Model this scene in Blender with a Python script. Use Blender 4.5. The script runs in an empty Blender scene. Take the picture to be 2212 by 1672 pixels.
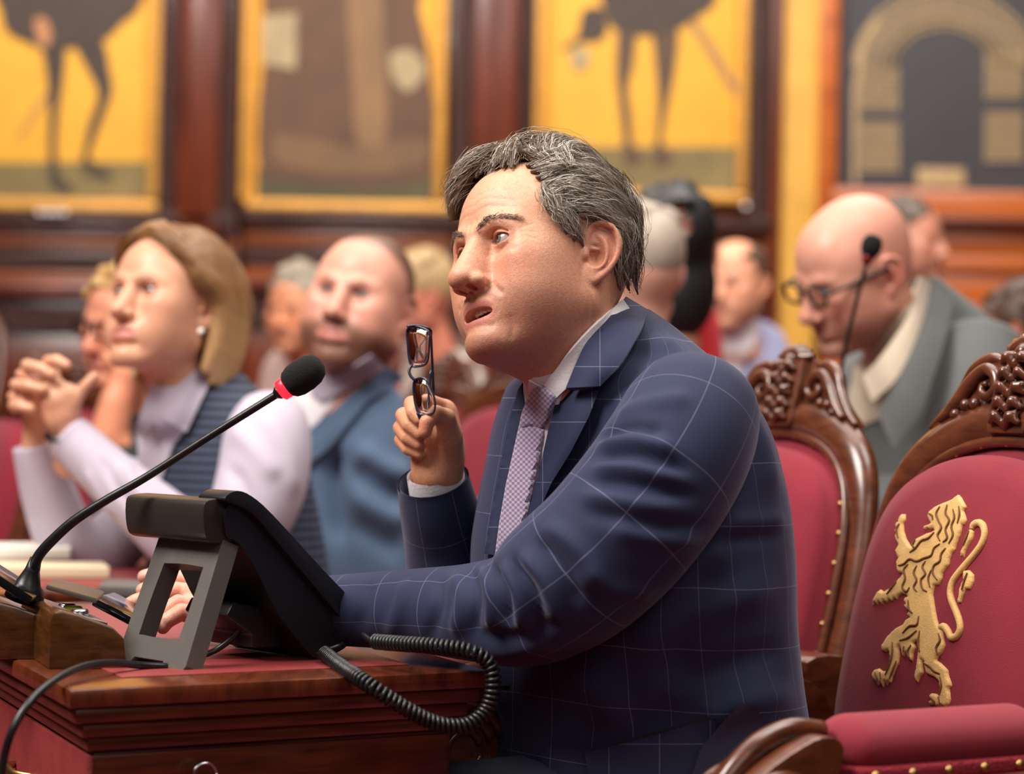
import bpy, bmesh, math, random
import numpy as np
from mathutils import Vector, Matrix
from mathutils.bvhtree import BVHTree
from mathutils.geometry import delaunay_2d_cdt
random.seed(7); np.random.seed(7)
SC = bpy.context.scene
COL = SC.collection
# ------------------------------------------------------------------ camera
PW, PH, FPX = 2212, 1672, 5200.0
CAM = np.array([0.0, 0.0, 1.04])
_p, _r = math.atan(54/FPX), math.radians(1.2)
FWD = np.array([0, math.cos(_p), math.sin(_p)])
_up0 = np.array([0, -math.sin(_p), math.cos(_p)]); _r0 = np.array([1.0, 0, 0])
RGT = math.cos(_r)*_r0 + math.sin(_r)*_up0
UPV = -math.sin(_r)*_r0 + math.cos(_r)*_up0
cd = bpy.data.cameras.new('camera'); cam = bpy.data.objects.new('camera', cd); COL.objects.link(cam)
cd.sensor_width = 36.0; cd.lens = FPX/PW*36.0
cd.clip_start = 0.05; cd.clip_end = 60
cam.matrix_world = Matrix([[RGT[0], UPV[0], -FWD[0], CAM[0]], [RGT[1], UPV[1], -FWD[1], CAM[1]], [RGT[2], UPV[2], -FWD[2], CAM[2]], [0, 0, 0, 1]])
cd.dof.use_dof = True; cd.dof.focus_distance = 2.68; cd.dof.aperture_fstop = 3.2
SC.camera = cam
# ------------------------------------------------------------------ world, lights, exposure
w = bpy.data.worlds.new('world'); SC.world = w; w.use_nodes = True
w.node_tree.nodes['Background'].inputs[0].default_value = (1.0, 0.93, 0.86, 1)
w.node_tree.nodes['Background'].inputs[1].default_value = 0.2
SC.view_settings.view_transform = 'Standard'; SC.view_settings.look = 'None'
SC.view_settings.gamma = 1.0; SC.view_settings.use_curve_mapping = False
SC.view_settings.exposure = 0.0
def area(name, loc, target, sx, sy, power, col=(1, 0.95, 0.88)):
    l = bpy.data.lights.new(name, 'AREA'); l.shape = 'RECTANGLE'; l.size = sx; l.size_y = sy
    l.energy = power; l.color = col
    o = bpy.data.objects.new(name, l); COL.objects.link(o); o.location = loc
    o.rotation_euler = (Vector(target)-Vector(loc)).to_track_quat('-Z', 'Y').to_euler()
    return o
area('window_lamp', (-2.5, 1.5, 4.3), (0.0, 2.9, 0.95), 2.0, 2.0, 330, (1, 0.94, 0.87))
area('ceiling_lamp', (0.5, 5.0, 4.9), (0.3, 5.2, 0.0), 5.0, 3.0, 200)
area('ceiling_lamp', (-0.5, 8.0, 4.9), (0.0, 10.0, 1.6), 8.0, 2.0, 380, (1, 0.93, 0.84))
area('ceiling_lamp', (1.6, 2.2, 4.7), (0.6, 2.9, 0.8), 2.0, 2.0, 110)
area('front_fill', (1.6, -2.2, 3.6), (0.3, 3.0, 0.8), 4.0, 1.6, 60)  # added frontal fill from behind the camera, not a lamp of the chamber
# ------------------------------------------------------------------ pixel helpers
def ray(px, py):
    v = FWD + RGT*((px-PW/2)/FPX) + UPV*((PH/2-py)/FPX)
    return v
def P(px, py, d):
    return CAM + ray(px, py)*d
def onplane(px, py, p0, n):
    v = ray(px, py); t = np.dot(np.array(p0)-CAM, n)/np.dot(v, n)
    return CAM + v*t
def srgb(r, g, b):
    f = lambda c: (c/255/12.92 if c/255 <= 0.04045 else ((c/255+0.055)/1.055)**2.4)
    return (f(r), f(g), f(b))
# ------------------------------------------------------------------ materials
MATS = {}
def nlink(nt, a, b): nt.links.new(a, b)
def mat(name, col=(0.5, 0.5, 0.5), rough=0.5, metal=0.0, spec=0.5, var=0.0, vscale=8.0, stretch=None, bump=0.0, bscale=40.0,
        attr=False, sss=0.0, sheen=0.0, emit=None, coat=0.0, alpha=None, trans=0.0, col2=None, bdist=0.01):
    if name in MATS: return MATS[name]
    m = bpy.data.materials.new(name); m.use_nodes = True; nt = m.node_tree; N = nt.nodes
    b = N['Principled BSDF']
    b.inputs['Roughness'].default_value = rough; b.inputs['Metallic'].default_value = metal
    b.inputs['Specular IOR Level'].default_value = spec
    b.inputs['Base Color'].default_value = (*col, 1)
    tc = N.new('ShaderNodeTexCoord'); src = tc.outputs['Object']
    if stretch:
        mp = N.new('ShaderNodeMapping'); mp.inputs['Scale'].default_value = stretch; nlink(nt, src, mp.inputs[0]); src = mp.outputs[0]
    cs = None
    if attr:
        a = N.new('ShaderNodeAttribute'); a.attribute_name = 'Col'; cs = a.outputs['Color']
    if var > 0:
        nz = N.new('ShaderNodeTexNoise'); nz.inputs['Scale'].default_value = vscale; nz.inputs['Detail'].default_value = 6; nz.inputs['Roughness'].default_value = 0.6
        nlink(nt, src, nz.inputs['Vector'])
        if col2 is not None and not attr:
            cr = N.new('ShaderNodeValToRGB'); cr.color_ramp.elements[0].position = 0.5-var*0.5; cr.color_ramp.elements[1].position = 0.5+var*0.5
            cr.color_ramp.elements[0].color = (*col2, 1); cr.color_ramp.elements[1].color = (*col, 1)
            nlink(nt, nz.outputs['Fac'], cr.inputs[0]); cs = cr.outputs[0]
        else:
            mr = N.new('ShaderNodeMapRange'); mr.inputs[1].default_value = 0.25; mr.inputs[2].default_value = 0.75
            mr.inputs[3].default_value = 1-var; mr.inputs[4].default_value = 1+var
            nlink(nt, nz.outputs['Fac'], mr.inputs[0])
            mx = N.new('ShaderNodeVectorMath'); mx.operation = 'SCALE'
            if cs: nlink(nt, cs, mx.inputs[0])
            else: mx.inputs[0].default_value = col
            nlink(nt, mr.outputs[0], mx.inputs['Scale']); cs = mx.outputs[0]
    if cs: nlink(nt, cs, b.inputs['Base Color'])
    if bump > 0:
        bz = N.new('ShaderNodeTexNoise'); bz.inputs['Scale'].default_value = bscale; bz.inputs['Detail'].default_value = 4
        nlink(nt, src, bz.inputs['Vector'])
        bp = N.new('ShaderNodeBump'); bp.inputs['Strength'].default_value = bump; bp.inputs['Distance'].default_value = bdist
        nlink(nt, bz.outputs['Fac'], bp.inputs['Height']); nlink(nt, bp.outputs[0], b.inputs['Normal'])
    if sss > 0:
        b.inputs['Subsurface Weight'].default_value = sss; b.inputs['Subsurface Radius'].default_value = (1.0, 0.35, 0.2); b.inputs['Subsurface Scale'].default_value = 0.006
    if sheen > 0: b.inputs['Sheen Weight'].default_value = sheen; b.inputs['Sheen Roughness'].default_value = 0.5
    if coat > 0: b.inputs['Coat Weight'].default_value = coat; b.inputs['Coat Roughness'].default_value = 0.15
    if trans > 0: b.inputs['Transmission Weight'].default_value = trans
    if emit: b.inputs['Emission Color'].default_value = (*emit[:3], 1); b.inputs['Emission Strength'].default_value = emit[3]
    MATS[name] = m
    return m
# ------------------------------------------------------------------ objects
def tag(o, label, cat, group=None):
    o['label'] = label; o['category'] = cat
    if group: o['group'] = group
    return o
def thing(name, label, cat, loc=(0, 0, 0), group=None, rotz=0.0):
    o = bpy.data.objects.new(name, None); COL.objects.link(o); o.location = tuple(float(c) for c in loc); o.rotation_euler = (0, 0, rotz)
    o.empty_display_size = 0.05
    return tag(o, label, cat, group)
def obj(name, V, F, m, parent=None, smooth=True, col=None, uv=None, label=None, local=False, flat_angle=None, base=None):
    """link one mesh object; V in world coords unless local; parent = thing whose location is subtracted"""
    V = np.asarray(V, dtype=np.float64)
    off = np.zeros(3)
    par = parent
    if not local:
        q = par
        while q is not None:
            off += np.array(q.location); q = q.parent
        if par is None and base is not None: off = np.array(base, float)
    me = bpy.data.meshes.new(name)
    if isinstance(F, np.ndarray):
        nf, k = F.shape
        me.vertices.add(len(V)); me.vertices.foreach_set('co', (V-off).astype(np.float32).ravel())
        me.loops.add(nf*k); me.loops.foreach_set('vertex_index', F.astype(np.int32).ravel())
        me.polygons.add(nf); me.polygons.foreach_set('loop_start', np.arange(0, nf*k, k, dtype=np.int32)); me.update(calc_edges=True)
    else:
        me.from_pydata((V-off).tolist(), [], [tuple(int(i) for i in f) for f in F]); me.update()
    if smooth: me.polygons.foreach_set('use_smooth', np.ones(len(me.polygons), dtype=bool))
    if col is not None:
        a = me.color_attributes.new('Col', 'FLOAT_COLOR', 'POINT')
        c = np.ones((len(V), 4), np.float32); c[:, :3] = col; a.data.foreach_set('color', c.ravel())
    if uv is not None:
        u = me.uv_layers.new(name='UVMap'); li = np.empty(len(me.loops), np.int32); me.loops.foreach_get('vertex_index', li)
        u.data.foreach_set('uv', np.asarray(uv, np.float32)[li].ravel())
    if m is not None: me.materials.append(m)
    if smooth and flat_angle is not None:
        me.set_sharp_from_angle(angle=math.radians(flat_angle))
    o = bpy.data.objects.new(name, me); COL.objects.link(o)
    if par is not None: o.parent = par
    elif not local and base is not None: o.location = tuple(float(c) for c in base)
    if label: o['label'] = label
    return o
def struct(o): o['kind'] = 'structure'; return o
def join(parts):
    Vs, Fs, n = [], [], 0
    for V, F in parts:
        Vs.append(np.asarray(V, float)); Fs += [tuple(int(i)+n for i in f) for f in F]; n += len(V)
    return np.concatenate(Vs), Fs
def joinc(parts):
    """join (V,F,C) triples"""
    V, F = join([(p[0], p[1]) for p in parts])
    C = np.concatenate([np.broadcast_to(np.asarray(p[2], np.float32), (len(p[0]), 3)) for p in parts])
    return V, F, C
def box(c, s, bev=0.0, ax=None):
    """bevelled box centre c size s; ax = 3 axis rows"""
    bm = bmesh.new(); bmesh.ops.create_cube(bm, size=1.0)
    for v in bm.verts: v.co = Vector((v.co.x*s[0], v.co.y*s[1], v.co.z*s[2]))
    if bev > 0: bmesh.ops.bevel(bm, geom=list(bm.edges), offset=bev, segments=2, profile=0.6, affect='EDGES')
    bm.verts.index_update()
    V = np.array([v.co[:] for v in bm.verts]); F = [[v.index for v in f.verts] for f in bm.faces]; bm.free()
    if ax is not None: V = V @ np.array(ax)
    return V+np.array(c), F
def prism(poly, vec, bev=0.0):
    """extrude 3d planar polygon by vec"""
    bm = bmesh.new(); vs = [bm.verts.new(tuple(p)) for p in poly]
    f = bm.faces.new(vs)
    r = bmesh.ops.extrude_face_region(bm, geom=[f])
    for g in r['geom']:
        if isinstance(g, bmesh.types.BMVert): g.co += Vector(tuple(vec))
    bmesh.ops.recalc_face_normals(bm, faces=list(bm.faces))
    if bev > 0: bmesh.ops.bevel(bm, geom=list(bm.edges), offset=bev, segments=2, profile=0.6, affect='EDGES', clamp_overlap=True)
    bm.verts.index_update()
    V = np.array([v.co[:] for v in bm.verts]); F = [[v.index for v in f2.verts] for f2 in bm.faces]; bm.free()
    return V, F
def catmull(pts, n):
    pts = np.asarray(pts, float); m = len(pts)
    if m == 2:
        t = np.linspace(0, 1, n)[:, None]; return pts[0]*(1-t)+pts[1]*t
    d = np.r_[0, np.cumsum(np.maximum(1e-6, np.linalg.norm(np.diff(pts[:, :3], axis=0), axis=1))**0.5)]
    tt = np.linspace(0, d[-1], n)
    # monotone-free Hermite with finite difference tangents
    tg = np.zeros_like(pts)
    for i in range(m):
        if i == 0: tg[i] = (pts[1]-pts[0])/(d[1]-d[0])
        elif i == m-1: tg[i] = (pts[-1]-pts[-2])/(d[-1]-d[-2])
        else: tg[i] = (pts[i+1]-pts[i-1])/(d[i+1]-d[i-1])
    out = np.zeros((n, pts.shape[1]))
    for k, t in enumerate(tt):
        i = min(np.searchsorted(d, t, side='right')-1, m-2); i = max(i, 0)
        h = d[i+1]-d[i]; s = (t-d[i])/h
        out[k] = (2*s**3-3*s**2+1)*pts[i]+(s**3-2*s**2+s)*h*tg[i]+(-2*s**3+3*s**2)*pts[i+1]+(s**3-s**2)*h*tg[i+1]
    return out
def gridfaces(nv, nu, closed=True):
    F = []
    mu = nu if closed else nu-1
    for i in range(nv-1):
        for j in range(mu):
            a = i*nu+j; b = i*nu+(j+1) % nu
            F.append((a, b, b+nu, a+nu))
    return F
def tube(path, rad, nu=16, n=None, flat=1.0, upv=(0, 0, 1), caps=True, disp=None, uvo=(0, 0)):
    """path (k,3), rad scalar/list -> V,F,UV(metres). disp(s,theta)->offset"""
    path = np.asarray(path, float); k = len(path)
    rad = np.broadcast_to(np.asarray(rad, float), (k,)) if np.ndim(rad) < 2 else np.asarray(rad, float)
    if rad.ndim == 1: rad = np.stack([rad, rad*flat], 1)
    A = np.concatenate([path, rad], 1)
    if n: A = catmull(A, n)
    C, R = A[:, :3], A[:, 3:5]
    T = np.gradient(C, axis=0); T /= np.linalg.norm(T, axis=1)[:, None]+1e-12
    u0 = np.array(upv, float); u0 -= T[0]*np.dot(u0, T[0]); u0 /= np.linalg.norm(u0)
    th = np.linspace(0, 2*math.pi, nu, endpoint=False)
    sl = np.r_[0, np.cumsum(np.linalg.norm(np.diff(C, axis=0), axis=1))]
    V = np.zeros((len(C), nu, 3)); UV = np.zeros((len(C), nu, 2))
    u = u0
    for i in range(len(C)):
        u = u-T[i]*np.dot(u, T[i]); u /= np.linalg.norm(u); v = np.cross(T[i], u)
        dd = np.zeros(nu) if disp is None else disp(sl[i], th)
        V[i] = C[i]+np.outer((R[i, 0]+dd)*np.cos(th), u)+np.outer((R[i, 1]+dd)*np.sin(th), v)
        UV[i, :, 0] = th*np.mean(R[:, 0])+uvo[0]; UV[i, :, 1] = sl[i]+uvo[1]
    nv = len(C); F = gridfaces(nv, nu); V = V.reshape(-1, 3); UV = UV.reshape(-1, 2)
    if caps: F.append(tuple(range(nu))[::-1]); F.append(tuple((nv-1)*nu+j for j in range(nu)))
    return V, F, UV
def loft(rings, caps=True):
    R = np.asarray(rings, float); nv, nu, _ = R.shape
    F = gridfaces(nv, nu)
    if caps: F.append(tuple(range(nu))[::-1]); F.append(tuple((nv-1)*nu+j for j in range(nu)))
    return R.reshape(-1, 3), F
def lathe(prof, nu=24, ax=(0, 0, 1), c=(0, 0, 0)):
    """prof [(r,h)] around axis"""
    ax = np.array(ax, float); ax /= np.linalg.norm(ax); t = np.array([1, 0, 0]) if abs(ax[0]) < 0.9 else np.array([0, 1, 0])
    u = np.cross(ax, t); u /= np.linalg.norm(u); v = np.cross(ax, u); th = np.linspace(0, 2*math.pi, nu, endpoint=False)
    V = np.array([[np.array(c)+ax*h+u*r*math.cos(a)+v*r*math.sin(a) for a in th] for r, h in prof]).reshape(-1, 3)
    F = gridfaces(len(prof), nu); F.append(tuple(range(nu))[::-1]); F.append(tuple((len(prof)-1)*nu+j for j in range(nu)))
    return V, F
def sphere(c, r, nu=16, nv=10):
    r = np.broadcast_to(np.asarray(r, float), (3,))
    V, F = lathe([(math.sin(a), -math.cos(a)) for a in np.linspace(0.06, math.pi-0.06, nv)], nu)
    return V*r+np.array(c), F
# ------------------------------------------------------------------ signed distance modelling
class SDF:
    def __init__(s, lo, hi, h):
        s.lo = np.array(lo, np.float32); s.h = h
        n = np.ceil((np.array(hi)-np.array(lo))/h).astype(int)+1
        s.ax = [s.lo[i]+h*np.arange(n[i], dtype=np.float32) for i in range(3)]
        s.D = np.full(n, 1.0, np.float32)
    def ap(s, lo, hi, fn, k, mode):
        sl = []
        for i in range(3):
            a = int(max(0, math.floor((lo[i]-s.lo[i])/s.h))); b = int(min(len(s.ax[i]), math.ceil((hi[i]-s.lo[i])/s.h)+1))
            if b <= a: return
            sl.append(slice(a, b))
        sl = tuple(sl)
        x, y, z = s.ax[0][sl[0]][:, None, None], s.ax[1][sl[1]][None, :, None], s.ax[2][sl[2]][None, None, :]
        d = fn(x, y, z).astype(np.float32); D = s.D[sl]; k = max(k, 1e-5)
        if mode == 'u':
            h = np.clip(0.5+0.5*(D-d)/k, 0, 1); s.D[sl] = D+(d-D)*h-k*h*(1-h)
        elif mode == 's':
            h = np.clip(0.5-0.5*(D+d)/k, 0, 1); s.D[sl] = D+(-d-D)*h+k*h*(1-h)
    def ell(s, c, r, k=0.006, mode='u', R=None):
        c = np.array(c, np.float32); r = np.array(r, np.float32)*np.ones(3, np.float32); m = float(r.max())+k+2*s.h+0.004
        def fn(x, y, z):
            a, b, e = x-c[0], y-c[1], z-c[2]
            if R is not None:
                a, b, e = (R[0][0]*a+R[0][1]*b+R[0][2]*e), (R[1][0]*a+R[1][1]*b+R[1][2]*e), (R[2][0]*a+R[2][1]*b+R[2][2]*e)
            k0 = np.sqrt((a/r[0])**2+(b/r[1])**2+(e/r[2])**2); k1 = np.sqrt((a/r[0]**2)**2+(b/r[1]**2)**2+(e/r[2]**2)**2)
            return k0*(k0-1)/(k1+1e-9)
        s.ap(c-m, c+m, fn, k, mode); return s
    def cap(s, a, b, ra, rb=None, k=0.006, mode='u'):
        a = np.array(a, np.float32); b = np.array(b, np.float32); rb = ra if rb is None else rb; ab = b-a; L = float(ab@ab)+1e-12
        m = max(ra, rb)+k+2*s.h+0.004
        def fn(x, y, z):
            t = np.clip(((x-a[0])*ab[0]+(y-a[1])*ab[1]+(z-a[2])*ab[2])/L, 0, 1)
            return np.sqrt((x-a[0]-t*ab[0])**2+(y-a[1]-t*ab[1])**2+(z-a[2]-t*ab[2])**2)-(ra+(rb-ra)*t)
        s.ap(np.minimum(a, b)-m, np.maximum(a, b)+m, fn, k, mode); return s
    def chain(s, pts, rs, k=0.004, mode='u', n=None):
        A = np.concatenate([np.asarray(pts, float), np.broadcast_to(np.asarray(rs, float), (len(pts),))[:, None]], 1)
        if n: A = catmull(A, n)
        A = A.astype(np.float32); m = float(A[:, 3].max())+k+2*s.h+0.004
        def fn(x, y, z):
            best = None
            for i in range(len(A)-1):
                a, b = A[i], A[i+1]; ab = b[:3]-a[:3]; L = float(ab@ab)+1e-12
                t = np.clip(((x-a[0])*ab[0]+(y-a[1])*ab[1]+(z-a[2])*ab[2])/L, 0, 1)
                d = np.sqrt((x-a[0]-t*ab[0])**2+(y-a[1]-t*ab[1])**2+(z-a[2]-t*ab[2])**2)-(a[3]+(b[3]-a[3])*t)
                best = d if best is None else np.minimum(best, d)
            return best
        s.ap(A[:, :3].min(0)-m, A[:, :3].max(0)+m, fn, k, mode); return s
    def mesh(s):
        D = s.D; S = D < 0
        c = np.zeros(tuple(n-1 for n in D.shape), np.int8)
        for i in (0, 1):
            for j in (0, 1):
                for k in (0, 1):
                    c += S[i:D.shape[0]-1+i, j:D.shape[1]-1+j, k:D.shape[2]-1+k]
        mk = (c > 0) & (c < 8); I = np.nonzero(mk); nv = len(I[0])
        vid = np.full(mk.shape, -1, np.int32); vid[mk] = np.arange(nv)
        acc = np.zeros((nv, 3), np.float32); cnt = np.zeros(nv, np.float32)
        cor = [(i, j, k) for i in (0, 1) for j in (0, 1) for k in (0, 1)]
        vals = {q: D[I[0]+q[0], I[1]+q[1], I[2]+q[2]] for q in cor}
        for q in cor:
            for a in range(3):
                if q[a] == 0:
                    e = list(q); e[a] = 1; e = tuple(e); da, db = vals[q], vals[e]; x = (da < 0) != (db < 0)
                    t = np.where(x, da/(da-db+1e-20), 0)
                    p = np.tile(np.array(q, np.float32), (nv, 1)); p[:, a] += t
                    acc += p*x[:, None]; cnt += x
        V = (np.stack(I, 1)+acc/np.maximum(cnt, 1)[:, None])*s.h+s.lo
        Fs = []
        for a in range(3):
            b, cc = (a+1) % 3, (a+2) % 3
            sl0 = [slice(None)]*3; sl1 = [slice(None)]*3; sl0[a] = slice(0, -1); sl1[a] = slice(1, None)
            ch = S[tuple(sl0)] != S[tuple(sl1)]
            st = S[tuple(sl0)]
            g = np.stack(np.nonzero(ch), 1)
            if not len(g): continue
            ok = (g[:, b] > 0) & (g[:, cc] > 0) & (g[:, b] < D.shape[b]-1) & (g[:, cc] < D.shape[cc]-1); g = g[ok]
            ins = st[g[:, 0], g[:, 1], g[:, 2]]
            q = []
            for ob, oc in ((-1, -1), (0, -1), (0, 0), (-1, 0)):
                h = g.copy(); h[:, b] += ob; h[:, cc] += oc; q.append(vid[h[:, 0], h[:, 1], h[:, 2]])
            q = np.stack(q, 1); q[~ins] = q[~ins][:, ::-1]; Fs.append(q)
        return V.astype(np.float64), np.concatenate(Fs).astype(np.int32)
def vnormals(V, F):
    F = np.asarray(F); n = np.cross(V[F[:, 2]]-V[F[:, 0]], V[F[:, 3]]-V[F[:, 1]]); N = np.zeros_like(V)
    for i in range(4): np.add.at(N, F[:, i], n)
    return N/(np.linalg.norm(N, axis=1)[:, None]+1e-12)
def polydist(V, pts):
    pts = np.asarray(pts, float); best = np.full(len(V), 9.0)
    for a, b in zip(pts[:-1], pts[1:]):
        ab = b-a; t = np.clip((V-a)@ab/(ab@ab+1e-12), 0, 1); best = np.minimum(best, np.linalg.norm(V-a-t[:, None]*ab, axis=1))
    return best
def crease(V, N, pts, depth, width, n=8):
    if n: pts = catmull(pts, n)
    pts = np.array([V[np.argmin(((V-q)**2).sum(1))] for q in np.asarray(pts, float)])
    d = polydist(V, pts); return V-N*(depth*np.exp(-(d/width)**2))[:, None]
def blob(V, c, r): return np.exp(-(((V-np.array(c))/np.array(r))**2).sum(1))
def rotm(yaw, pitch, roll):
    y, p, r = (math.radians(a) for a in (yaw, pitch, roll))
    Rz = np.array([[math.cos(y), -math.sin(y), 0], [math.sin(y), math.cos(y), 0], [0, 0, 1]])
    Rx = np.array([[1, 0, 0], [0, math.cos(p), -math.sin(p)], [0, math.sin(p), math.cos(p)]])
    Ry = np.array([[math.cos(r), 0, math.sin(r)], [0, 1, 0], [-math.sin(r), 0, math.cos(r)]])
    return Rz@Rx@Ry

def strands(locks, per, colfn, rad=0.0003, npt=10, wave=0.0015, seed=1, lo=0.75, hi=1.15, cutmin=0.7):
    """locks: list of (pts(k,3), radii). hair strands as thin three-sided tubes following each lock"""
    rg = np.random.RandomState(seed); Vs, Cs, n0, Fs = [], [], 0, []
    for li, (pts, rr) in enumerate(locks):
        A = np.concatenate([np.asarray(pts, float), np.broadcast_to(np.asarray(rr, float), (len(pts),))[:, None]], 1); A = catmull(A, npt+4)
        C, R = A[:, :3], A[:, 3]; T = np.gradient(C, axis=0); T /= np.linalg.norm(T, axis=1)[:, None]+1e-12
        u = np.cross(T, [0.31, 0.2, 0.93]); u /= np.linalg.norm(u, axis=1)[:, None]+1e-12; v = np.cross(T, u)
        for k in range(per):
            a0 = rg.rand()*2*math.pi; tw = rg.randn()*0.8; m = lo+(hi-lo)*rg.rand()
            i0 = rg.rand()*(1-cutmin); i1 = i0+cutmin*(0.75+0.25*rg.rand()); tt = np.linspace(i0, min(1, i1), npt)*(len(C)-1)
            ii = np.minimum(tt.astype(int), len(C)-2); fr = (tt-ii)[:, None]
            ip = lambda X: X[ii]*(1-fr)+X[ii+1]*fr
            c, r_, uu, vv = ip(C), ip(R[:, None])[:, 0], ip(u), ip(v); s = np.linspace(0, 1, npt)
            ang = a0+tw*s; m2 = m*(1+0.25*(s-0.3)*rg.randn()); w1, w2 = rg.randn()*wave, rg.randn()*wave; ph = rg.rand()*6.28; fq = 3+5*rg.rand()
            p = c+uu*(r_*m2*np.cos(ang)+w1*np.sin(fq*s+ph))[:, None]+vv*(r_*m2*np.sin(ang)+w2*np.cos(fq*s+ph))[:, None]
            rad_s = rad*(1-0.75*s**2)*(0.8+0.5*rg.rand())
            t3 = np.gradient(p, axis=0); t3 /= np.linalg.norm(t3, axis=1)[:, None]+1e-12; e1 = np.cross(t3, [0.2, 0.9, 0.3]); e1 /= np.linalg.norm(e1, axis=1)[:, None]+1e-12; e2 = np.cross(t3, e1)
            for q in range(3):
                b = q*2.0944; Vs.append(p+e1*(rad_s*math.cos(b))[:, None]+e2*(rad_s*math.sin(b))[:, None])
            Cs.append(np.tile(colfn(p, rg), (3, 1)) if np.ndim(colfn(p, rg)) == 1 else np.concatenate([colfn(p, rg)]*3))
            Fs.append(n0); n0 += 3*npt
    V = np.concatenate(Vs); C = np.concatenate([c if c.shape[0] == 3*npt else np.repeat(c[:1], 3*npt, 0) for c in Cs]); st = np.array(Fs)
    base = []
    for q in range(3):
        for i in range(npt-1): base.append((q*npt+i, ((q+1) % 3)*npt+i, ((q+1) % 3)*npt+i+1, q*npt+i+1))
    F = (st[:, None, None]+np.array(base)[None]).reshape(-1, 4).astype(np.int32)
    return V, F, C
def joinq(parts):
    """join quad meshes (V,F ndarray,C)"""
    Vs, Fs, Cs, n = [], [], [], 0
    for V, F, C in parts:
        Vs.append(V); Fs.append(np.asarray(F)+n); Cs.append(np.broadcast_to(np.asarray(C, np.float64), (len(V), 3))); n += len(V)
    return np.concatenate(Vs), np.concatenate(Fs).astype(np.int32), np.concatenate(Cs)
# ------------------------------------------------------------------ head generator (local: face -Y, person's left +X, eye level z=0, ears y=0)
def ear(f, s, sc=1.0, tilt=24, E=(0.0735, 0.008, -0.013)):
    a = math.radians(tilt); E = np.array(E)
    U = np.array([math.sin(a), math.cos(a), -0.12]); U /= np.linalg.norm(U); Vv = np.array([0.05, 0.14, 1.0]); Vv /= np.linalg.norm(Vv)
    Nn = np.cross(U, Vv)
    if Nn[0] < 0: Nn = -Nn
    def q(u, v, n=0.0):
        p = E+(U*u+Vv*v+Nn*n)*sc; return np.array([p[0]*s, p[1], p[2]])
    M = np.array([[U[0]*s, U[1], U[2]], [Vv[0]*s, Vv[1], Vv[2]], [Nn[0]*s, Nn[1], Nn[2]]])
    f.ell(q(0.006, 0.005, 0.003), np.array([0.0185, 0.027, 0.0042])*sc, 0.004, R=M)
    f.ell(q(0.000, -0.024, 0.004), np.array([0.0095, 0.011, 0.0042])*sc, 0.006, R=M)
    f.chain([q(-0.008, 0.004, 0.005), q(-0.010, 0.016, 0.006), q(-0.005, 0.028, 0.006), q(0.006, 0.0335, 0.007), q(0.018, 0.028, 0.008), q(0.0245, 0.014, 0.008), q(0.0235, -0.001, 0.007), q(0.017, -0.015, 0.006), q(0.009, -0.025, 0.005), q(0.0, -0.0315, 0.004), q(-0.007, -0.026, 0.002)],
            np.array([0.003, 0.0036, 0.0038, 0.0038, 0.0038, 0.0036, 0.0034, 0.0034, 0.0038, 0.0038, 0.0034])*sc, 0.0025, n=20)
    f.ell(q(0.0165, 0.010, 0.0095), np.array([0.0032, 0.017, 0.0035])*sc, 0.003, 's', R=M)
    f.ell(q(0.003, 0.025, 0.0095), np.array([0.010, 0.0035, 0.003])*sc, 0.003, 's', R=M)
    f.chain([q(0.002, -0.018, 0.006), q(0.010, -0.012, 0.0075), q(0.0125, 0.001, 0.008), q(0.0095, 0.012, 0.007), q(0.003, 0.018, 0.005)], 0.0030*sc, 0.003, n=10)
    f.ell(q(0.001, -0.004, 0.009), np.array([0.0085, 0.0125, 0.0085])*sc, 0.004, 's', R=M)
    f.ell(q(-0.010, -0.004, 0.005), np.array([0.0045, 0.0065, 0.0055])*sc, 0.004, R=M)
    f.cap(q(-0.007, 0.003, 0.005), q(0.004, 0.004, 0.004), 0.0022*sc, 0.0016*sc, 0.003)
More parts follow.
